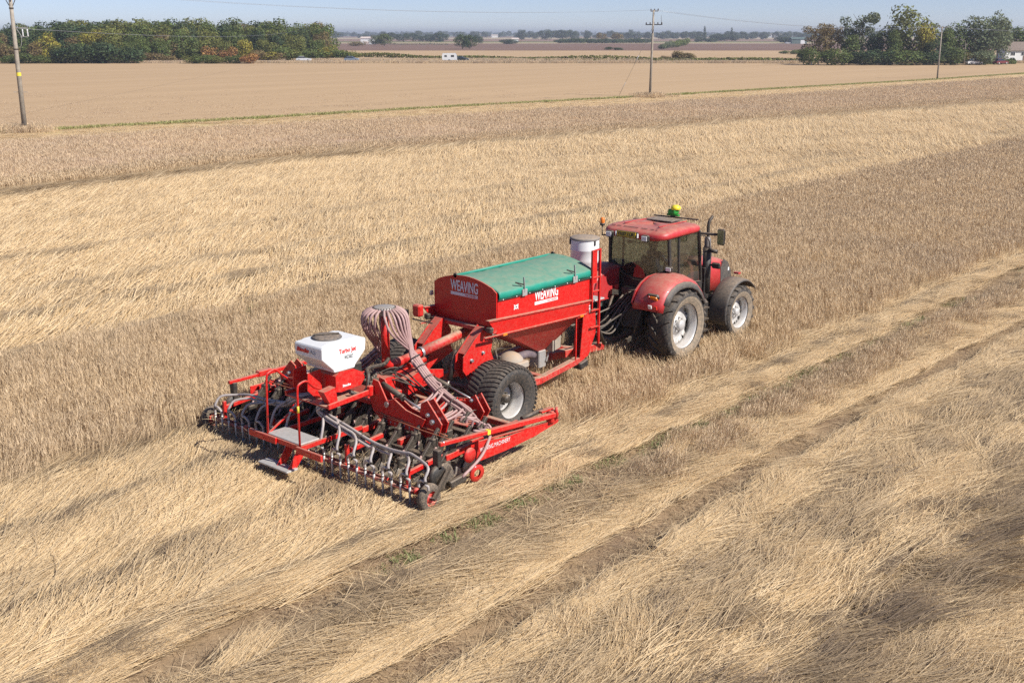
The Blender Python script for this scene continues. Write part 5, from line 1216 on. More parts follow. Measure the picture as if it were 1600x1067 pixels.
MB().tube([(13.0, -.80, 2.10), (13.0, -.92, 2.10)], .03, 8).box((13.0, -1.0, 2.10), (.07, .26, .16), None, .03).build('indicator_lamp', M['black'], TR)
MB().tube(spline([(12.5, -.78, 2.95), (12.7, -.82, 2.9), (12.85, -.85, 2.75), (12.9, -.82, 2.5)], 4), .014, 6).build('handrail', M['black'], TR)
# mirrors
for s in (-1, 1):
    mr = MB().bar((12.42, s * .80, 3.02), (12.62, s * 1.22, 3.0), .05, .07, bev=.015).bar((12.62, s * 1.20, 3.0), (12.64, s * 1.40, 3.06), .03).build('mirror_arm', M['black'], TR)
    m2 = MB().box((12.62, s * 1.34, 2.95), (.09, .22, .42), None, .035).build('mirror', M['black'], TR)
    MB().box((12.57, s * 1.34, 2.95), (.01, .18, .36), None, .0).build('mirror_glass', mat('mirror_glass', (.55, .6, .58), .06, metal=1.0, var=.02), m2)
# front mudguards
for s in (-1, 1):
    rows = []
    for a in np.linspace(-108, 52, 17):
        t = R(float(a)); r_ = .86; rows.append([(FX + r_ * math.sin(t) * (1 + .0), s * y, .74 + (r_ + dr) * math.cos(t) + .06) for (y, dr) in ((.86, -.06), (.90, 0), (1.12, .02), (1.34, .0), (1.40, -.05))])
    MB().sheet(rows, .02).build('mudguard', M['fender_grey'], TR)
    MB().bar((FX, s * .85, .9), (FX - .1, s * .88, 1.62), .05).build('mudguard_stay', M['steel_dark'], TR)
MB().box((14.9, -.55, 1.55), (.12, .16, .05)).build('front_stay', M['tractor_red'], TR)
# steps, tank, hitch and linkage
MB().box((12.3, -.78, .95), (1.1, .34, .55), None, .08).build('fuel_tank', M['black'], TR)
for z in (.45, .75, 1.05): MB().box((12.45, -.98, z), (.36, .20, .04)).build('step', M['steel_dark'], TR)
for s in (-1, 1):
    MB().bar((10.6, s * .45, .75), (9.75, s * .48, .62), .07, .10).build('lower_link', M['steel_dark'], TR)
    MB().tube([(10.5, s * .5, 1.55), (10.05, s * .49, .75)], .035, 10).build('lift_rod', M['steel_dark'], TR)
    MB().bar((10.75, s * .42, 1.55), (10.40, s * .5, 1.62), .08, .12).build('lift_arm', M['steel_dark'], TR)
MB().bar((10.6, 0, 1.35), (9.85, 0, 1.15), .06, .08).build('top_link', M['steel_dark'], TR)
MB().bar((10.8, 0, .55), (9.55, 0, .50), .12, .07).box((9.62, 0, .56), (.14, .20, .20), None, .03).build('drawbar', M['steel_dark'], TR)
mb = MB()
for (y, z) in ((-.28, 1.55), (-.18, 1.55), (-.08, 1.62), (.06, 1.62), (.16, 1.56), (-.33, 1.42), (.24, 1.46)): mb.cyl((10.72, y, z), (10.52, y, z), .035, 8)
mb.box((10.78, 0, 1.55), (.25, .8, .35), None, .05); mb.build('spool_valve', M['steel_dark'], TR)
# ================================================================ DRIVER
def person_mesh(name, pts, edges, rad, m, parent, sub=2):
    me = bpy.data.meshes.new(name); L0 = root_loc(parent); me.from_pydata([tuple(Vector(p) - L0) for p in pts], edges, []); o = bpy.data.objects.new(name, me); col.objects.link(o); o.parent = parent
    sk = o.modifiers.new('skin', 'SKIN'); me.skin_vertices.new() if not me.skin_vertices else None
    for i, r in enumerate(rad): me.skin_vertices[0].data[i].radius = (r, r) if not isinstance(r, tuple) else r
    me.skin_vertices[0].data[0].use_root = True
    sk.use_smooth_shade = True; ss = o.modifiers.new('sub', 'SUBSURF'); ss.levels = sub; ss.render_levels = sub
    me.materials.append(m); return o
PN = tag(empty('person', (11.62, .02, 1.99)), 'driver in a dark shirt sitting inside the tractor cab with hands on the wheel', 'person')
sx, sy = 11.60, .02
# trunk, legs
person_mesh('body', [(sx, sy, 2.08), (sx - .04, sy, 2.28), (sx - .02, sy, 2.48), (sx, sy, 2.56), (sx + .02, sy, 2.64),
                      (sx, sy - .19, 2.52), (sx + .16, sy - .24, 2.30), (sx + .40, sy - .17, 2.33), (sx + .50, sy - .14, 2.38),
                      (sx, sy + .19, 2.52), (sx + .16, sy + .24, 2.30), (sx + .40, sy + .15, 2.33), (sx + .50, sy + .12, 2.38),
                      (sx + .04, sy - .11, 2.05), (sx + .44, sy - .13, 2.08), (sx + .56, sy - .14, 1.72), (sx + .70, sy - .14, 1.64),
                      (sx + .04, sy + .11, 2.05), (sx + .44, sy + .13, 2.08), (sx + .56, sy + .14, 1.72), (sx + .70, sy + .14, 1.64)],
            [(0, 1), (1, 2), (2, 3), (3, 4), (2, 5), (5, 6), (6, 7), (7, 8), (2, 9), (9, 10), (10, 11), (11, 12), (0, 13), (13, 14), (14, 15), (15, 16), (0, 17), (17, 18), (18, 19), (19, 20)],
            [(.14, .16), (.13, .17), (.12, .17), (.06, .06), (.055, .055), .06, .045, .035, .028, .06, .045, .035, .028, .085, .07, .05, .04, .085, .07, .05, .04], M['shirt'], PN)
hdm = MB().lathe([(0, -.13), (.045, -.125), (.062, -.09), (.074, -.04), (.080, .02), (.078, .07), (.060, .105), (.03, .122), (0, .126)], (sx + .04, sy, 2.78), (.05, 0, 1), 20)
hdm.box((sx + .125, sy, 2.775), (.03, .022, .035), None, .008)
for s in (-1, 1): hdm.box((sx + .035, sy + s * .083, 2.78), (.03, .015, .045), None, .005)
hdm.tube([(sx + .03, sy, 2.62), (sx + .04, sy, 2.70)], .052, 12).build('head', M['skin'], PN)
MB().lathe([(.082, .01), (.088, .06), (.07, .115), (.035, .138), (0, .143)], (sx + .025, sy, 2.78), (-.15, 0, 1), 20).build('hair', M['hair'], PN)
for s in (-1, 1):
    hx, hy, hz_ = sx + .52, sy + s * .15, 2.37
    MB().box((hx, hy, hz_), (.085, .035, .08), Matrix.Rotation(R(30), 3, 'Y'), .012).build('hand', M['skin'], PN)
    mb = MB()
    for k in range(4):
        o_ = Vector((hx + .035 - k * .004, hy, hz_ + .03 - k * .02)); mb.tube([o_, o_ + Vector((.035, -s * .004, .01)), o_ + Vector((.045, -s * .02, -.01)), o_ + Vector((.028, -s * .034, -.012))], [.009, .0085, .008, .006], 7)
    mb.tube([(hx - .01, hy - s * .02, hz_ + .03), (hx + .02, hy - s * .035, hz_ + .05), (hx + .04, hy - s * .038, hz_ + .055)], [.011, .010, .007], 7); mb.build('finger', M['skin'], PN)

# ================================================================ SEED DRILL
DR = tag(empty('seed_drill', (2.5, 0, 0)), 'red trailed seed drill with green covered hopper, white spreader tank and bundles of hoses', 'seed drill')
def part(mb, name, m, parent=None, label=None): return mb.build(name, m, parent or DR, label)
# --- hopper
HX0, HX1, HW = 4.47, 7.72, .92
arc = [(y, 2.81 + .215 * (1 - (y / HW) ** 2)) for y in np.linspace(-HW, HW, 15)]
back = [(.91, 2.80), (.91, 2.18), (.80, 2.05), (-.80, 2.05), (-.91, 2.18), (-.91, 2.80)]
part(MB().prism(back + [(y, z + .02) for y, z in arc[1:-1]], 0, HX0 - .03, HX0), 'end_panel', M['hopper_red'])
part(MB().prism(back + [(y, z - .02) for y, z in arc[1:-1]], 0, HX1, HX1 + .03), 'end_panel', M['hopper_red'])
for s in (-1, 1):
    V = [(HX0, s * HW, 2.66), (HX1, s * HW, 2.64), (HX1, s * HW, 2.12), (HX0, s * HW, 2.24)]
    part(MB().add(V + [(x, y - s * .03, z) for x, y, z in V], [(0, 1, 2, 3), (7, 6, 5, 4), (0, 4, 5, 1), (1, 5, 6, 2), (2, 6, 7, 3), (3, 7, 4, 0)]), 'side_panel', M['hopper_red'])
    part(MB().bar((HX0 - .35, s * (HW + .03), 2.27), (HX1 - .05, s * (HW + .03), 2.10), .11, .022), 'ledge', M['red_dusty'])
    V = [(HX0 - .32, s * (HW + .05), 2.25), (HX1 - .1, s * (HW + .05), 2.09), (HX1 - .25, s * (HW + .02), 1.82), (HX0 - .05, s * (HW + .02), 1.93)]
    part(MB().add(V + [(x, y - s * .025, z) for x, y, z in V], [(0, 1, 2, 3), (7, 6, 5, 4), (0, 4, 5, 1), (1, 5, 6, 2), (2, 6, 7, 3), (3, 7, 4, 0)]), 'skirt_panel', M['hopper_red'])
    part(MB().bar((HX0 - .45, s * (HW + .03), 1.93), (HX1 - .25, s * (HW + .03), 1.81), .06, .02), 'lip', M['red_dusty'])
    for x in (4.62, 7.25): part(MB().box((x, s * (HW + .075), 1.90 - (x - 4.6) * .035), (.13, .03, .055), None, .01), 'side_marker', M['orange'])
    for x in (4.25, 7.55):
        for dz in (0, -.12): part(MB().cyl((x, s * (HW + .05), 2.10 - dz * 0 + dz - (x - 4.2) * .04), (x, s * (HW + .07), 2.10 + dz - (x - 4.2) * .04), .016, 8), 'bolt', M['steel'])
# funnel below
tp = [(4.72, -.90, 1.87), (7.35, -.90, 1.80), (7.35, .90, 1.80), (4.72, .90, 1.87)]; bt = [(6.72, -.15, .93), (7.02, -.15, .93), (7.02, .15, .93), (6.72, .15, .93)]
part(MB().add(tp + bt, [(0, 1, 5, 4), (1, 2, 6, 5), (2, 3, 7, 6), (3, 0, 4, 7), (4, 5, 6, 7), (0, 3, 2, 1)]), 'funnel', M['red_dusty'])
part(MB().prism([(4.5, 2.0), (4.5, 2.2), (7.7, 2.1), (7.7, 1.8)], 1, -.85, .85), 'hopper_floor', M['hopper_red'])
part(MB().box((6.86, -.02, .72), (.26, .30, .42), None, .02), 'metering_box', M['galv'])
part(MB().bar((7.2, -.2, 1.25), (6.95, -.2, .65), .03), 'strut', M['galv'])
part(MB().prism([(7.0, .9), (7.3, .95), (7.3, 1.35), (7.0, 1.25)], 1, -.35, -.1), 'gearbox', mat('dusty_gearbox', (.30, .27, .22), .8, dust=.5))
# tarpaulin with wrinkles
rows = []
for x in np.linspace(HX0 + .01, HX1 - .01, 40):
    r = []
    for j, y in enumerate(np.linspace(-HW, HW, 25)):
        z = 2.81 + .215 * (1 - (y / HW) ** 2) - .035 * math.sin(math.pi * (x - HX0) / (HX1 - HX0)) ** .5 * (1 - (y / HW) ** 2) + .008 * math.sin(x * 9 + y * 5) * (1 - abs(y / HW)) + .006 * math.sin(x * 23 + 3 * y)
        r.append((x, y, z))
    r = [(x, -HW - .022 + .006 * math.sin(x * 14), 2.645), (x, -HW - .03 + .008 * math.sin(x * 11), 2.73)] + [(x, -HW - .018, 2.80)] + r + [(x, HW + .018, 2.80), (x, HW + .025, 2.70)]
    rows.append(r)
tarp = part(MB().sheet(rows, .006), 'tarpaulin', M['tarp'])
part(MB().bar((HX0, -HW - .02, 2.645), (HX1, -HW - .02, 2.625), .03, .022), 'clamp_strip', M['black'], tarp)
for x in np.linspace(4.6, 7.6, 8): part(MB().cyl((float(x), -HW - .035, 2.65), (float(x), -HW - .045, 2.65), .012, 8), 'rivet', M['decal_white'], tarp)
part(MB().tube([(HX0 - .02, .28, 3.015), (HX1 + .0, .36, 2.985)], .035, 10), 'roll', M['tarp'], tarp)
for x in (HX0 - .03, HX1 + .01): part(MB().cyl((x, .28, 3.02), (x + .03, .28, 3.02), .05, 12), 'roll_end', M['black'], tarp)
for x in (5.28, 7.02):
    l = part(MB().box((x, -HW - .05, 2.69), (.16, .02, .15), None, .005).bar((x - .01, -HW - .055, 2.70), (x - .01, -HW - .03, 3.02), .035, .015), 'latch', M['galv'])
    part(MB().bar((x - .22, -HW + .02, 2.93), (x - .02, -HW - .03, 2.86), .02, .03), 'latch_handle', M['black'], l)
part(MB().bar((HX0 - .08, .93, 2.55), (HX0 - .08, .97, 2.55), .08, .1), 'bracket', M['galv'])
# lettering on the hopper
def logo(origin, xd, yd, w, m):
    O = Vector(origin); X_ = Vector(xd).normalized(); Y_ = Vector(yd).normalized()
    g = text('lettering', 'WEAVING', w * .30, O + Y_ * w * .115, X_, Y_, m, DR, width=w, bold=.006 * w)
    bar = MB(); Z_ = X_.cross(Y_)
    q = [O, O + X_ * w * .99, O + X_ * w * .99 + Y_ * w * .085, O + Y_ * w * .085]
    bar.add([p + Z_ * .004 for p in q], [(0, 1, 2, 3)]); b1 = part(bar, 'logo_bar', m)
    text('lettering', 'MACHINERY', w * .055, O + X_ * w * .53 + Y_ * w * .015 + Z_ * .003, X_, Y_, M['decal_red'], b1, width=w * .43)
logo((HX0 - .034, .405, 2.60), (0, -1, 0), (.0, 0, 1), .80, M['decal_grey'] if False else M['decal_white'])
logo((5.66, -HW - .004, 2.335), (1, 0, -.012), (0, 0, 1), .80, M['decal_white'])
fl = MB(); o = Vector((4.98, -HW - .006, 2.36))
for (a, b_) in (((0, 0), (.14, .10)), ((0, .10), (.14, 0)), ((0, .05), (.14, .05)), ((.07, 0), (.07, .10))): fl.bar(o + Vector((a[0], 0, a[1])), o + Vector((b_[0], 0, b_[1])), .004, .022)
part(fl, 'flag_sticker', M['decal_white'])
# --- chassis
for s in (-1, 1):
    part(MB().bar((3.4, s * .88, .62), (5.95, s * .88, .58), .14, .16, bev=.01).bar((5.9, s * .88, .58), (7.5, s * .82, .74), .16, .14, bev=.01), 'chassis_beam', M['red_dusty'])
    V = [(7.42, 1.80), (7.86, 1.86), (7.90, 1.30), (7.62, .78), (7.30, .70)]
    part(MB().prism(V, 1, s * .90 - .012, s * .90 + .012), 'front_leg', M['red'])
    part(MB().prism([(p[0] + .02, p[1]) for p in V], 1, s * .70 - .012, s * .70 + .012), 'front_leg', M['red'])
    part(MB().bar((7.88, s * .8, 1.85), (7.63, s * .8, .8), .22, .02), 'leg_web', M['red'])
    part(MB().bar((7.16, s * .9, 1.8), (7.16, s * .9, .7), .03), 'strut', M['red'])
    part(MB().box((7.40, s * .86, .62), (.30, .24, .16), Matrix.Rotation(R(-12), 3, 'Y'), .02), 'jack_bracket', M['black'])
    # rear towers: two parallel plates each
    T_ = [(4.30, 2.10), (4.52, 1.78), (4.46, 1.52), (4.56, 1.28), (3.80, 1.02), (3.60, 1.28), (3.62, 1.56), (3.98, 1.88)]
    for yy in (.50, .72): part(MB().prism(T_, 1, s * yy - .012, s * yy + .012), 'tower_plate', M['red'])
    part(MB().bar((4.26, s * .61, 2.07), (3.70, s * .61, 1.60), .22, .03), 'tower_web', M['red'])
    part(MB().cyl((3.85, s * .46, 1.45), (3.85, s * .78, 1.45), .035, 12).cyl((4.2, s * .46, 1.55), (4.2, s * .78, 1.55), .03, 12), 'pin', M['steel'])
    part(MB().tube([(3.78, s * .40, 1.62), (3.50, s * .42, 1.05)], .06, 12), 'ram_sleeve', M['black'])
    part(MB().tube([(3.50, s * .42, 1.05), (3.38, s * .43, .80)], .025, 10), 'ram_rod', M['steel'])
    part(MB().box((4.22, s * .92, 2.06), (.10, .14, .12), None, .02).bar((4.25, s * .6, 2.04), (4.25, s * .95, 2.04), .04), 'rear_lamp', M['steel_dark'])
part(MB().bar((4.36, -.95, 2.0), (4.36, .95, 2.0), .12, .09, bev=.01), 'rear_crossmember', M['red_dusty'])
part(MB().box((4.0, .98, 2.22), (.16, .22, .26), None, .03), 'document_box', M['red'])
part(MB().bar((3.95, 1.1, 2.02), (3.95, .5, 2.02), .025).box((3.92, 1.26, 2.14), (.05, .14, .16), None, .02), 'lamp_bracket', M['black'])
part(MB().bar((7.3, 0, .66), (9.35, 0, .50), .20, .18, bev=.01).bar((7.5, -.8, .74), (8.3, 0, .60), .14, .14).bar((7.5, .8, .74), (8.3, 0, .60), .14, .14), 'drawbar', M['red_dusty'])
part(MB().box((9.5, 0, .52), (.25, .16, .14), None, .03), 'hitch_eye', M['steel_dark'])
part(MB().cyl((4.04, -1.1, .68), (4.04, 1.1, .68), .09, 16).bar((4.04, -1.0, .68), (4.04, 1.0, .68), .16, .16), 'axle', M['steel_dark'])
part(MB().bar((3.5, -.88, .62), (3.5, .88, .62), .14, .14).bar((6.0, -.85, .6), (6.0, .85, .6), .14, .12), 'chassis_beam', M['red'])
# blower cover and fan behind the wheel
bl = part(MB().box((5.15, -.45, .98), (1.1, .62, .16), None, .03).lathe([(.0, .20), (.10, .19), (.20, .14), (.27, .06), (.28, 0)], (5.45, -.42, 1.04), (0, 0, 1), 24), 'blower_cover', mat('dusty_blower_cover', (.36, .32, .27), .8, dust=.5, updust=.8))
part(MB().tube(spline([(5.6, -.4, 1.05), (6.1, -.3, 1.02), (6.6, -.1, .85)], 4), .09, 12), 'blower_duct', mat('dark_duct', (.12, .10, .12), .5, dust=.3))
part(MB().tube(spline([(4.75, -.7, 1.05), (4.7, -.68, 1.35), (4.9, -.5, 1.42), (5.6, -.3, 1.30)], 5), .025, 8).box((4.75, -.72, 1.2), (.06, .06, .30), None, .01), 'hydraulic_hose', M['steel_dark'])
wheel(DR, 4.04, .74, -1.80, .82, .76, .38, 46, flot=True); wheel(DR, 4.04, .74, 1.80, .82, .76, .38, 46, side=1, flot=True)
# ladder frame at the front right corner, and access platform
l = part(MB().bar((7.64, -.97, 1.9), (7.64, -.97, 3.24), .05, .035).bar((7.92, -.97, 1.02), (7.92, -.97, 3.27), .05, .04).bar((7.62, -.97, 3.24), (7.94, -.97, 3.26), .04, .03), 'ladder_frame', M['hopper_red'])
part(MB().box((7.74, -.955, 2.86), (.18, .02, .76)), 'ladder_web', M['hopper_red'], l)
for z in (1.45, 1.85, 2.30, 2.62): part(MB().bar((7.62, -.97, z), (7.92, -.97, z), .04, .03), 'rung', M['red'], l)
part(MB().box((8.05, -.3, 2.02), (.5, 1.1, .04), None, .01), 'platform', M['tread_plate'])
part(MB().tube([(7.75, -.80, 1.95), (7.78, -.80, 1.65)], .04, 10), 'grease_reservoir', M['galv'])
# white applicator tank at the front
wt = part(MB().lathe([(0, 2.42), (.14, 2.43), (.17, 2.50), (.33, 2.70), (.345, 2.78), (.338, 2.99), (.347, 3.0), (.345, 3.02), (.345, 3.20), (.34, 3.27)], (8.74, .10, 0), (0, 0, 1), 40), 'applicator_tank', M['white'])
part(MB().lathe([(.36, 3.255), (.365, 3.29), (.33, 3.31), (.12, 3.335), (0, 3.34)], (8.74, .10, 0), (0, 0, 1), 40), 'lid', mat('dusty_grey_lid', (.16, .15, .14), .6, dust=.3, updust=.6), wt)
for a in (-100, -20, 140): part(MB().box((8.74 + .36 * math.cos(R(a)),   .10 + .36 * math.sin(R(a)), 3.20), (.035, .035, .13), None, .01), 'clip', M['black'], wt)
part(MB().box((8.72, .22, 2.30), (.42, .42, .26), None, .03).bar((8.72, .22, 2.2), (8.0, .22, 1.7), .08).bar((8.72, 0, 2.2), (8.0, -.1, 1.7), .08), 'tank_stand', M['black'])
# hoses to the tractor
for i, (y0_, y1_, sag) in enumerate(((-.35, -.2, .35), (-.28, -.1, .5), (-.15, 0, .42), (.0, .1, .55), (.15, .2, .3), (-.45, -.3, .62))):
    P = spline([(7.95, y0_, 1.6 - .1 * i), (8.6, y0_ * .8, 1.35 - sag * .5), (9.4, (y0_ + y1_) / 2, 1.0 - sag * .4 + .1 * i), (10.1, y1_, 1.35), (10.5, y1_, 1.56)], 6)
    part(MB().tube(P, .022, 8), 'hydraulic_hose', M['hose_black'] if i % 2 else mat('dusty_hose', (.16, .13, .10), .7))
part(MB().tube(spline([(9.9, -.35, 1.35), (9.75, -.30, 1.15), (9.85, -.34, .95), (10.0, -.38, 1.12), (9.9, -.35, 1.38)], 6), .018, 8), 'hydraulic_hose', M['hose_black'])
part(MB().tube([(8.05, -.6, 1.75), (9.2, -.2, .62)], .05, 12), 'parking_stand', M['steel_dark'])
# --- distribution head
hx, hy = 2.14, 0.0
dt = part(MB().tube([(hx, hy, 2.62), (hx, hy, 1.72)], .085, 16).tube(spline([(hx, hy, 1.74), (hx + .03, hy, 1.62), (hx + .16, hy, 1.57), (hx + .42, hy, 1.59)], 5), .095, 16), 'riser_pipe', M['red'])
part(MB().tube([(hx + .4, hy, 1.59), (hx + .95, hy, 1.645)], .088, 16), 'air_pipe', M['red']); part(MB().tube([(hx + .98, hy, 1.648), (4.62, .02, 1.83)], .105, 18), 'air_pipe', M['red_dusty'])
part(MB().lathe([(.115, -.03), (.12, 0), (.115, .03)], (hx + .97, hy, 1.647), (1, 0, .08), 16), 'hose_clamp', M['steel'])
dh = part(MB().lathe([(0, 2.80), (.20, 2.795), (.225, 2.78), (.225, 2.755), (.10, 2.74), (.09, 2.62)], (hx, hy, 0), (0, 0, 1), 36), 'distributor_head', M['galv'])
for k in range(24):
    a = 2 * math.pi * k / 24; part(MB().box((hx + .215 * math.cos(a), hy + .215 * math.sin(a), 2.77), (.03, .02, .05), Matrix.Rotation(a, 3, 'Z')), 'clip', M['steel_dark'], dh)
def bundle_pt(path, t):
    f = t * (len(path) - 1); i = min(int(f), len(path) - 2); return path[i].lerp(path[i + 1], f - i)
def ridged(pts, r, n=10): return MB().tube(pts, [r * (1.0 if i % 2 else .90) for i in range(len(pts))], n, smooth=True)
RB = spline([at_y(640, 547, -.40), at_y(651, 564, -.55), at_y(664, 583, -.78), at_y(677, 600, -1.02), at_y(701, 624, -1.45), at_y(726, 641, -1.85), at_y(754, 667, -2.35), Vector((1.75, -2.75, .95))], 6)
LB = [Vector((p.x, -p.y, p.z + .02)) for p in RB]
def mkdist(B, s, n, tag_):
    for k in range(n):
        a = (-100 + 200 * (k + .5) / n) if s < 0 else (80 + 200 * (k + .5) / n); a = R(a) - (R(90) if s < 0 else R(90)) * 0
        # radial exit round the right (s<0) or left half of the head
        ang = R(-55 + (k - (n - 1) / 2) * 170 / n) if s < 0 else R(130 + (k - (n - 1) / 2) * 165 / n)
        d = Vector((math.cos(ang), math.sin(ang), 0)); oa = 2 * math.pi * k / max(1, n - 2); rr_ = .115 if k < n - 4 else .045
        off = lambda t: Vector((math.cos(oa) * rr_ * .8, math.sin(oa) * rr_ * .3, math.sin(oa) * rr_ * .8))
        h0 = Vector((hx, hy, 2.755)) + d * .17
        b0 = bundle_pt(B, .06) + off(0)
        P = [h0, h0 + d * .13 + Vector((0, 0, -.01)), h0 + d * .25 + Vector((0, s * .03, -.13)), (h0 + d * .26 + Vector((0, s * .08, -.34))).lerp(b0, .18)]
        stop = .46 + .53 * ((k * 7) % n) / n
        for t in np.arange(0.10, stop, .085): P.append(bundle_pt(B, float(t)) + off(t))
        e = bundle_pt(B, stop) + off(stop); yk = s * (.1 + 2.75 * stop ** 1.5)
        end = Vector((2.15 if k % 2 else 1.25, yk, .80)); mid = e.lerp(end, .5) + Vector((.10, s * .14, .03))
        P += [e, mid, end + Vector((.05, s * .05, .14)), end]
        part(ridged(spline(P, 5), .027), 'seed_hose', M['hose'])
mkdist(RB, -1, 13, 'r'); mkdist(LB, 1, 11, 'l')
for t in (.10, .22, .36, .50, .62, .76):
    for B in (RB, LB):
        c = bundle_pt(B, t); d = (bundle_pt(B, t + .03) - bundle_pt(B, t - .03)).normalized(); part(MB().lathe([(.142, -.01), (.148, 0), (.142, .01)], c, d, 16), 'cable_tie', M['black'])
# --- toolbars and wing frames
for x, z, h in ((.95, .72, .12), (1.95, .74, .12), (2.95, .70, .12)):
    part(MB().bar((x, -2.9, z - (.16 if x < 1 else 0)), (x, 2.9, z - (.16 if x < 1 else 0)), h, h, bev=.01), 'toolbar', M['steel_dark'] if x < 2 else M['red_dusty'])
for y in (-2.8, -1.6, -.55, .55, 1.6, 2.8): part(MB().bar((.95, y, .66), (2.95, y, .80), .10, .12, bev=.01), 'frame_rail', M['red'])
for s in (-1, 1):
    part(MB().prism([(1.95, s * 1.55), (2.45, s * 1.5), (2.35, s * 2.3), (2.05, s * 2.3)], 2, .84, .86), 'wing_plate', M['red'])
    part(MB().prism([(2.0, .62), (2.9, .62), (2.9, 1.0), (2.4, 1.12), (2.0, .95)], 1, s * 1.25 - .015, s * 1.25 + .015).prism([(2.0, .62), (2.9, .62), (2.9, 1.0), (2.4, 1.12), (2.0, .95)], 1, s * 1.45 - .015, s * 1.45 + .015), 'hinge_plate', M['red'])
    part(MB().cyl((2.45, s * 1.2, .95), (2.45, s * 1.5, .95), .04, 12), 'pin', M['steel'])
# centre lifting frame and wing folding rams: plates standing across the machine
def xplate(px, x, name, gap=.15, m=None, t=.028):
    for sx_ in (-1, 1):
        for k in range(2):
            q = [(p.y * (1 if sx_ > 0 else -1), p.z) for p in (at_x(u, v, x) for u, v in px)]
            part(MB().prism(q, 0, x + k * gap, x + k * gap + t), name, m or M['red'])
def both(f):
    for sg in (1, -1): f(lambda p: Vector((p.x, p.y * sg, p.z)))
xplate([(583, 592), (591, 596), (604, 626), (616, 624), (634, 641), (664, 656), (655, 675), (622, 668), (600, 661), (583, 640), (577, 618)], 1.22, 'lift_plate', .16)
xplate([(658, 630), (667, 626), (690, 664), (686, 680), (664, 684), (650, 668), (655, 650)], 1.30, 'pin_plate', .17)
xplate([(727, 626), (742, 617), (756, 644), (748, 660), (724, 656), (700, 634), (706, 624)], 2.75, 'pin_plate', .17)
def rams(Q):
    a, b_, c = at_x(598, 600, 1.34), at_x(631, 622, 1.34), at_x(664, 643, 1.34)
    part(MB().tube([Q(a), Q(b_)], .058, 14).tube([Q(b_.lerp(a, .12)), Q(b_)], .066, 14), 'ram_sleeve', M['steel_dark']); part(MB().tube([Q(b_), Q(c)], .022, 10), 'ram_rod', M['steel'])
    a, b_, c = at_x(675, 590, 2.86), at_x(702, 604, 2.86), at_x(738, 624, 2.86)
    part(MB().tube([Q(a), Q(b_)], .055, 14), 'ram_sleeve', M['steel_dark']); part(MB().tube([Q(b_), Q(c)], .02, 10), 'ram_rod', M['steel'])
    for (u, v, x, r) in ((604, 632, 1.20, .075), (667, 649, 1.26, .04), (735, 626, 2.71, .04), (674, 660, 1.26, .05)):
        p = at_x(u, v, x); part(MB().cyl(Q(p), Q(p + Vector((.26, 0, 0))), r, 18), 'pin', M['red'] if r > .06 else M['steel']); part(MB().cyl(Q(p - Vector((.012, 0, 0))), Q(p), r * .78, 16), 'pin_cap', M['steel'])
both(rams)
part(MB().box((1.75, 0, 1.10), (.9, .8, .10), None, .02).prism([(1.3, 1.1), (2.1, 1.15), (2.1, 1.42), (1.9, 1.45), (1.5, 1.32)], 1, -.30, .30), 'centre_frame', M['red'])
part(MB().prism([(2.3, .9), (3.5, 1.1), (3.5, 1.25), (2.9, 1.38), (2.3, 1.2)], 1, -.26, -.22).prism([(2.3, .9), (3.5, 1.1), (3.5, 1.25), (2.9, 1.38), (2.3, 1.2)], 1, .22, .26).box((2.8, 0, 1.22), (.7, .44, .05), Matrix.Rotation(R(-8), 3, 'Y')), 'linkage_box', M['red'])
part(MB().tube([(1.0, -.4, .62), (2.5, -.9, .60)], .06, 12).tube([(1.0, .4, .62), (2.5, .9, .60)], .06, 12), 'torsion_tube', M['red_dusty'])
part(MB().tube([(2.6, -.18, 1.50), (3.1, -.12, 1.52)], .06, 12), 'accumulator', M['red'])
mb = MB()
for (x, y) in ((1.62, -.16), (1.72, -.10), (1.82, -.04), (1.62, .10), (1.78, .16)): mb.cyl((x, y, 1.36), (x, y, 1.50), .028, 8)
mb.box((1.72, 0, 1.38), (.4, .4, .08), None, .01); part(mb, 'valve_block', M['steel_dark'])
for i in range(16):
    a = Vector((rng.uniform(1.5, 2.0), rng.uniform(-.2, .2), 1.42)); sgn = -1 if i % 2 else 1; b_ = Vector((rng.uniform(1.2, 3.2), sgn * rng.uniform(.35, 1.3), rng.uniform(.75, 1.0)))
    m1 = a.lerp(b_, .35) + Vector((0, 0, rng.uniform(.10, .28))); m2 = a.lerp(b_, .75) + Vector((rng.uniform(-.2, .2), 0, rng.uniform(-.12, .1)))
    part(MB().tube(spline([a, m1, m2, b_], 6), .015, 7), 'hydraulic_hose', M['hose_black'])
# copper coloured hydraulic pipe run along the coulter bank
for s in (-1, 1): part(MB().tube(spline([(1.22, s * .7, 1.0), (1.20, s * 1.3, .985), (1.24, s * 1.9, .97), (1.22, s * 2.6, .96)], 6), .013, 7).tube(spline([(1.16, s * .7, .97), (1.18, s * 1.4, .96), (1.15, s * 2.0, .95), (1.18, s * 2.7, .93)], 6), .010, 7), 'oil_pipe', mat('copper_pipe', (.38, .12, .06), .45, dust=.2))
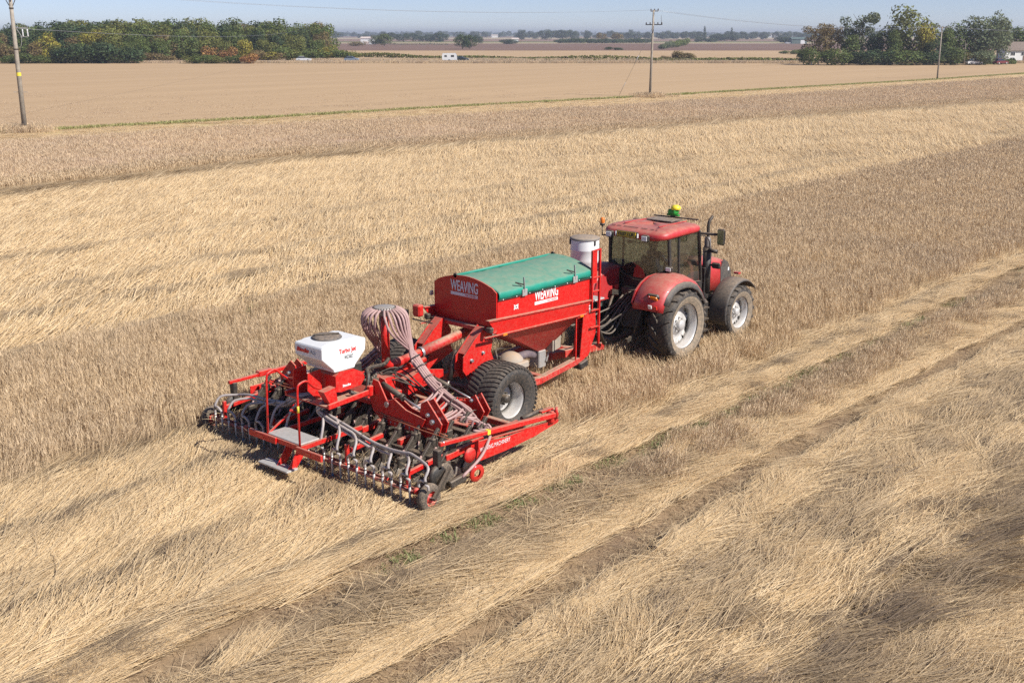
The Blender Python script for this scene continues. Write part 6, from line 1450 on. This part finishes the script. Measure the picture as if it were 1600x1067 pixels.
# --- coulters: one is built, the others are copies
def make_coulter(x, y, name='coulter'):
    c = empty(name, Vector((x, y, 0)) - DR.location); c.parent = DR
    P = lambda dx, dy, z: (x + dx, y + dy, z)
    mb = MB()
    for dy in (-.045, .045): mb.bar(P(.02, dy, .80), P(-.42, dy, .34), .018, .075)
    mb.bar(P(.16, 0, 1.02), P(-.36, 0, .48), .065, .065, bev=.008).box(P(.02, 0, .80), (.16, .14, .16), None, .02).box(P(-.38, 0, .40), (.16, .10, .22), None, .02)
    mb.bar(P(-.40, .02, .40), P(-.68, .02, .20), .03, .06); mb.build('arm', M['steel_dark'], c)
    MB().lathe([(.036, 0), (.036, .02), (.036, .2)], P(-.02, 0, .78), (-.68, 0, -.7), 10).build('spring_rod', M['steel'], c)
    for dy, t in ((-.035, 7), (.035, -7)):
        q = MB(); ax = Vector((math.sin(R(t)) * .5, math.cos(R(t)), 0)); q.lathe([(0, -.006), (.05, -.012), (.195, -.004), (.20, 0), (.195, .004), (.05, .012), (0, .012)], P(-.34, dy, .17), ax, 26)
        q.build('disc', M['disc'], c)
    pw = MB().lathe([(.05, -.03), (.12, -.035), (.155, -.025), (.165, 0), (.155, .025), (.12, .035), (.05, .03)], P(-.70, .03, .155), (.12, 1, .1), 22).build('press_wheel', mat_press, c)
    MB().lathe([(0, -.02), (.06, -.036), (.062, .036), (0, .02)], P(-.70, .03, .155), (.12, 1, .1), 12).build('hub', M['steel_dark'], pw)
    MB().bar(P(-.36, .0, .34), P(-.48, .0, .06), .03, .05).build('seed_boot', M['steel_dark'], c)
    MB().tube([P(-.30, .0, .62), P(-.42, .0, .30), P(-.46, 0, .12)], .020, 8).build('drop_tube', M['hose'], c)
    return c
mat_press = mat('muddy_rubber', (.055, .048, .040), .9, dust=.55, updust=.3, scale=12)
c0_ = make_coulter(1.12, -2.78)
def copy_sub(src, dx, dy):
    n_ = src.copy(); col.objects.link(n_); n_.parent = DR; n_.location = src.location + Vector((dx, dy, 0))
    for ch in src.children:
        k = ch.copy(); col.objects.link(k); k.parent = n_
        for g2 in ch.children: kk = g2.copy(); col.objects.link(kk); kk.parent = k
    return n_
for row, dx in ((0, 0.0), (1, 1.05), (2, .50)):
    for k in range(13):
        if row == 0 and k == 0: continue
        copy_sub(c0_, dx, k * .455 + (0, .23, .12)[row])
# --- following tine bar
part(MB().tube([(.02, -2.95, .34), (.02, 2.95, .34)], .035, 10).bar((.10, -2.95, .36), (.10, 2.95, .36), .03, .05), 'tine_bar', mat('dark_red_bar', (.20, .015, .015), .55, dust=.45, updust=.4))
for y in (-2.98, 2.98, -1.42, -.72, .75, 1.9, -2.2): part(MB().lathe([(0, -.045), (.055, -.045), (.06, 0), (.055, .045), (0, .045)], (.06, y, .36), (.3, 1, 0), 16), 'bar_bearing', M['red'])
for y in (-2.72, -1.1, 1.1, 2.72):
    part(MB().bar((1.0, y, .68), (.14, y, .60), .07, .09, bev=.01).box((.12, y, .52), (.07, .07, .44), None, .01).bar((.12, y, .34), (.05, y, .34), .06, .1), 'tine_bar_support', M['red'])
mat_pipe = mat('galvanised_outlet_pipe', (.58, .57, .55), .45, metal=.2, dust=.35)
for k in range(26):
    y = -2.88 + k * .2304; 
    if -.62 < y < .42: zz = .30
    tn_ = empty('tine', Vector((.0, y, 0)) - DR.location); tn_.parent = DR
    MB().tube([(.0, y, .50), (-.005, y, .30), (.0, y, .14)], .022, 8).build('outlet_pipe', mat_pipe, tn_)
    MB().box((.03, y, .335), (.07, .045, .05), None, .01).box((.0, y, .44), (.05, .05, .035), None, .01).build('clamp', M['steel_dark'], tn_)
    MB().tube([(-.012, y, .16), (-.02, y - .006, .05)], .008, 6).tube([(.012, y, .16), (.01, y + .006, .05)], .008, 6).build('tine_tip', M['blue_tip'], tn_)
# grey hoses of the small seed applicator: two bundles, each hose splits over two tines
GBR = spline([(.45, -.22, 1.36), (.20, -.34, 1.30), at_x(500, 640, .22), at_x(517, 655, .24), at_x(545, 672, .26), at_x(578, 693, .28), at_x(608, 706, .25), Vector((.22, -2.7, .86))], 6)
GBL = spline([(.45, .10, 1.38), (.25, .22, 1.34), at_x(466, 621, .28), at_x(447, 630, .30), at_x(430, 628, .32), at_x(410, 625, .32), at_x(385, 618, .30), Vector((.26, 2.55, .86))], 6)
for s, B, nn in ((-1, GBR, 7), (1, GBL, 6)):
    for k in range(nn):
        yt = s * (.52 + .46 * k) + (-.35 if s < 0 else .10) * 0
        kk = min(range(len(B)), key=lambda i: abs(B[i].y - (yt - s * .28))); kk = max(kk, 7)
        oa = 2 * math.pi * k / 5.0; off = Vector((math.cos(oa) * .068, 0, math.sin(oa) * .055))
        P = [p + off for i, p in enumerate(B[:kk]) if i % 2 == 0]; e = B[kk] + off
        P += [e, Vector((.10, yt - s * .05, max(.84, e.z * .45 + .45))), Vector((-.015, yt, .70)), Vector((-.02, yt + s * .02, .60))]
        part(ridged(spline(P, 5), .027), 'applicator_hose', M['hose_grey'])
        y1 = -2.88 + round((yt + 2.88) / .2304) * .2304; y2 = y1 + .2304 * (1 if s > 0 else -1) * (-1)
        for yy in (y1, y2):
            part(ridged(spline([Vector((-.02, yt + s * .02, .62)), Vector((-.03, (yt + yy) / 2, .64 if yy != y1 else .58)), Vector((-.01, yy, .56)), Vector((0, yy, .48))], 4), .025), 'tine_hose', M['hose_grey'])
        part(MB().lathe([(.028, -.03), (.032, 0), (.028, .03)], (-.02, yt + s * .02, .62), (0, 0, 1), 10), 'splitter', M['black'])
for B in (GBR, GBL):
    for t in (.38, .52, .66): c = bundle_pt(B, t); d = (bundle_pt(B, t + .03) - bundle_pt(B, t - .03)).normalized(); part(MB().lathe([(.105, -.008), (.11, 0), (.105, .008)], c, d, 14), 'cable_tie', M['black'])
# --- spreader tank unit
tk = part(MB().prism([(.14, 2.44), (.12, 2.40), (.12, 2.20), (.38, 1.955), (.40, 1.90), (.90, 1.90), (.92, 1.955), (1.18, 2.20), (1.20, 2.40), (1.18, 2.44)], 1, -.40, .40), 'spreader_tank', M['white'])
bv = tk.modifiers.new('bevel', 'BEVEL'); bv.width = .025; bv.segments = 3
part(MB().prism([(.14, 2.43), (1.18, 2.43), (1.02, 2.475), (.30, 2.475)], 1, -.33, .33), 'tank_top', M['white'], tk)
ld = part(MB().lathe([(.285, 2.475), (.29, 2.49), (.27, 2.515), (.20, 2.53), (0, 2.535)], (.60, .03, 0), (0, 0, 1), 40), 'lid', mat('dusty_black_lid', (.06, .06, .065), .6, dust=.35, updust=.35), tk)
part(MB().bar((.40, .16, 2.545), (.80, -.10, 2.545), .06, .03, bev=.01), 'lid_handle', M['black'], tk)
text('lettering', 'Turbo Jet', .115, (.525, -.404, 2.215), (1, 0, 0), (0, 0, 1), M['decal_red'], tk, width=.42, bold=.0025)
text('lettering', 'WIZARD', .075, (.655, -.404, 2.115), (1, 0, 0), (0, 0, 1), M['decal_black'], tk, width=.21, bold=-.0015, shear=.2)
text('lettering', 'Stocks', .085, (.116, .33, 2.275), (0, -1, 0), (0, 0, 1), M['decal_red'], tk, width=.36, bold=.006, shear=.2)
text('lettering', 'AG', .075, (.116, -.06, 2.275), (0, -1, 0), (0, 0, 1), M['decal_grey'], tk, width=.15, bold=-.001)

for o_ in [tk]: o_.location.x += .08; o_.location.z -= .025
pd = part(MB().prism([(.50, 1.80), (.50, 1.50), (.62, 1.47), (1.12, 1.50), (1.22, 1.62), (1.18, 1.74), (.95, 1.86), (.62, 1.88)], 1, -.40, .10), 'drive_housing', M['red'])
text('lettering', 'Stocks', .05, (.66, -.404, 1.56), (1, 0, 0), (0, 0, 1), M['decal_white'], pd, width=.20, bold=.002)
for y_ in (-.05, .37): part(MB().prism([(.12, 1.88), (.42, 1.90), (.45, 1.35), (.30, 1.34), (.10, 1.55)], 1, y_ - .01, y_ + .01), 'support_plate', M['red'])
part(MB().prism([(.08, 1.62), (.36, 1.66), (.40, 1.36), (.22, 1.36), (.14, 1.5)], 1, -.56, -.38), 'outlet_chute', M['red'])
part(MB().bar((.08, -.66, 1.36), (1.12, -.62, 1.40), .05, .10, bev=.008).box((1.16, -.62, 1.42), (.12, .08, .2), None, .01).bar((.10, .62, 1.36), (1.12, .6, 1.40), .05, .10), 'side_channel', M['red'])
part(MB().box((.60, 0, 1.33), (1.0, 1.2, .03)), 'mounting_plate', M['red_dusty'])
part(MB().tube(spline([(.80, -.44, 1.44), (.95, -.50, 1.36), (1.15, -.52, 1.42), (1.26, -.46, 1.66), (1.4, -.3, 1.74), (1.9, -.2, 1.70), (2.1, -.12, 1.75)], 6), .04, 10), 'air_hose', M['hose_black'])
part(MB().box((1.5, .3, 1.62), (.3, .3, .25), None, .03).cyl((1.5, .3, 1.62), (1.2, .3, 1.62), .14, 18), 'fan_unit', M['black'])
# --- access step with handrails, and rear board
part(MB().box((-.28, -.04, .755), (.46, .98, .03), None, .006), 'platform', M['tread_plate'])
pf_ = part(MB().bar((-.52, -.56, .70), (-.52, .46, .70), .04, .09).bar((-.05, -.56, .70), (-.05, .46, .70), .04, .08).bar((-.52, -.56, .70), (.95, -.56, .72), .05, .08).bar((-.52, .46, .70), (.95, .46, .72), .05, .08), 'platform_frame', M['red'])
for (a, b_) in (((-.56, .92, .70), (-.56, .10, .70)), ((-.60, -.55, .70), (-.60, -1.26, .70))):
    part(MB().box(((a[0] + b_[0]) / 2, (a[1] + b_[1]) / 2, .70), (.05, abs(a[1] - b_[1]), .13), None, .008), 'light_board', M['red']); part(MB().box((a[0] - .03, (a[1] + b_[1]) / 2, .70), (.01, .12, .05)), 'reflector', M['lens_red'])
part(MB().box((-.69, -.08, .30), (.26, .86, .035), None, .006), 'lower_step', M['tread_plate'])
for y in (-.38, -.05): part(MB().prism([(-.55, .28), (-.75, .28), (-.45, .70), (-.22, .72), (-.40, .45)], 1, y - .06, y - .04).bar((-.30, y, .70), (-.66, y, .29), .07, .015), 'step_hanger', M['red'])
for (u0, v0, u1, v1, xx, ue, ve, xe) in ((419, 681, 415.6, 588, -.50, 470, 599, .45), (469, 703, 464, 606, -.53, 505, 609, .30)):
    a = at_x(u0, v0, xx); b_ = at_x(u1, v1, xx); e = at_x(ue, ve, xe); top = b_ + Vector((.10, 0, .07))
    hr = part(MB().tube([a] + spline([b_ - Vector((0, 0, .12)), b_ + Vector((.02, 0, .02)), top, top + Vector((.12, 0, .0)), e.lerp(top, .45), e, e + Vector((.12, 0, -.04))], 6), .021, 12), 'handrail', M['hopper_red'])
    if xx < -.51: part(MB().tube([a.lerp(b_, .60), a.lerp(b_, .71)], .0225, 12), 'sticker', M['yellow_band'], hr)
part(MB().bar((-.5, .44, .74), (.9, .60, 1.35), .03).tube([(.0, .35, 1.1), (.6, .8, .75)], .03, 8), 'stay', M['red'])
# --- wing end arms, rails and lettering
e0 = Vector((.62, -3.0, 1.06)); e1 = Vector((3.62, -3.22, .90))
rl = part(MB().bar(e0, e0.lerp(e1, .42), .075, .075, bev=.008).bar(e0.lerp(e1, .40), e1, .095, .095, bev=.008), 'marker_rail', M['red'])
part(MB().bar(e0.lerp(e1, .375), e0.lerp(e1, .40), .085, .085), 'sticker', M['yellow_band'], rl)
part(MB().lathe([(.058, -.012), (.062, 0), (.058, .012)], e0 + Vector((.08, 0, 0)), (1, 0, 0), 4), 'u_bolt', M['steel'], rl)
yp = -3.12
pp = [at_y(u, v, yp) for u, v in ((747, 690), (790, 683), (835, 665), (872, 655), (871, 659), (856, 668), (835, 681), (790, 703), (743, 722))]
ep = part(MB().prism([(p.x, p.z) for p in pp], 1, yp - .015, yp + .015).bar(pp[0], pp[3], .05, .014), 'end_plate', M['red'])
c = at_y(734, 711, yp); part(MB().lathe([(0, -.02), (.14, -.02), (.14, .02), (0, .02)], c, (0, 1, 0), 24), 'round_guard', M['red'])
a_ = at_y(750, 706.5, yp - .017); b2 = at_y(797, 688.5, yp - .017)
text('lettering', 'WEAVING MACHINERY', .08, a_, (b2 - a_), (0, 0, 1), M['decal_white'], ep, width=(b2 - a_).length, bold=-.0005)
p0 = at_y(745, 686, -3.10); part(MB().box(p0, (.30, .06, .03)).bar(p0, p0 + Vector((0, 0, -.22)), .10, .02), 'rail_bracket', M['red'])
p1 = at_y(862, 645, -3.15); part(MB().box(p1 + Vector((0, 0, -.06)), (.18, .16, .24), None, .02).box(p1 + Vector((-.12, .05, .08)), (.34, .10, .03)).cyl(p1 + Vector((.02, -.1, -.1)), p1 + Vector((.02, -.1, .14)), .03, 10), 'fold_hinge', M['red'])
part(MB().tube([p1 + Vector((-.75, .12, .05)), p1 + Vector((-.15, .12, .07))], .045, 12), 'ram_sleeve', M['steel_dark'])
part(ridged(spline([RB[-1], (1.95, -2.95, .90), (1.72, -3.16, .86), (1.45, -3.2, .62), (1.0, -3.18, .38)], 6), .030), 'seed_hose', M['hose'])
part(MB().bar((.75, -3.1, .28), (1.1, -3.16, .36), .10, .14, bev=.02), 'end_coulter', M['steel_dark'])
# left hand arm
part(MB().bar((.45, 3.0, 1.0), (1.2, 3.0, 1.0), .07, .07, bev=.008).bar((1.15, 3.0, 1.0), (3.0, 3.0, 1.0), .085, .085, bev=.008).box((1.35, 3.0, 1.02), (.34, .13, .12), None, .01), 'marker_rail', M['red'])
part(MB().box((2.3, 3.05, .66), (2.6, .03, .24), None, .01), 'end_plate', M['red'])
part(MB().bar((1.45, 3.0, .95), (1.45, 2.95, .66), .08, .05), 'rail_bracket', M['red'])
for s in (-1, 1):
    part(MB().bar((.56, s * 3.0, .98), (.56, s * 3.0, .62), .14, .10, bev=.01).lathe([(.0, -.05), (.17, -.05), (.20, -.02), (.20, .02), (.17, .05), (0, .05)], (.54, s * 3.02, .50), (0, 1, 0), 20), 'rail_stand', M['black'])
    w_ = empty('gauge_wheel', Vector((.14, s * 3.2, .26)) - DR.location); w_.parent = DR
    MB().lathe([(.14, -.075), (.17, -.085), (.23, -.080), (.262, -.045), (.27, 0), (.262, .045), (.23, .080), (.17, .085), (.14, .075)], (.14, s * 3.2, .26), (.12, s, 0), 34).build('tyre', mat_press, w_)
    MB().lathe([(.14, .07), (.145, .05), (.12, .02), (.06, .0), (.055, .03), (0, .035)], (.14, s * 3.2, .26), (.12, s, 0), 26).lathe([(.14, .07), (.14, -.07)], (.14, s * 3.2, .26), (.12, s, 0), 26).build('rim', mat('faded_red_rim', (.55, .05, .04), .5, dust=.3), w_)
    MB().cyl((.14, s * 3.16, .26), (.16, s * 3.30, .26), .03, 10).build('hub', M['steel'], w_)
    part(MB().bar((.14, s * 3.32, .26), (.75, s * 3.12, .62), .05, .07).bar((.14, s * 3.32, .26), (.14, s * 3.2, .26), .04), 'gauge_wheel_arm', M['steel_dark'])
    part(MB().lathe([(.08, -.02), (.16, -.025), (.17, 0), (.16, .025), (.08, .02)], (1.55, s * 3.02, .25), (.1, 1, .1), 24), 'press_wheel', M['lens_red'])
part(MB().lathe([(.0, -.04), (.22, -.05), (.26, 0), (.22, .05), (0, .04)], (.72, -2.98, .42), (0, 1, 0), 26), 'press_wheel', mat_press)
# stray straw caught in the coulters
n = 46; P0 = np.stack([rng.uniform(-.1, 2.6, n), rng.uniform(-2.9, 2.9, n), rng.uniform(.02, .35, n)], 1)
scatter('caught_straw', C_TAN, P0, rng.normal(0, .4, (n, 3)), np.full((n, 3), .7), rng.uniform(0, .4, n), rng.integers(0, NV, n), 'straw caught among the coulters of the drill')
x, y, d = sample(-.2, 6.0, -3.4, 3.4, 9); emit('straw_under_drill', C_LIE, x, y, R(10) + rng.normal(0, R(14), len(x)), 0 * x, .9, 0.3 + .3 * lownoise(x, y, 1.0), sz=.6, label='flattened straw under the seed drill')
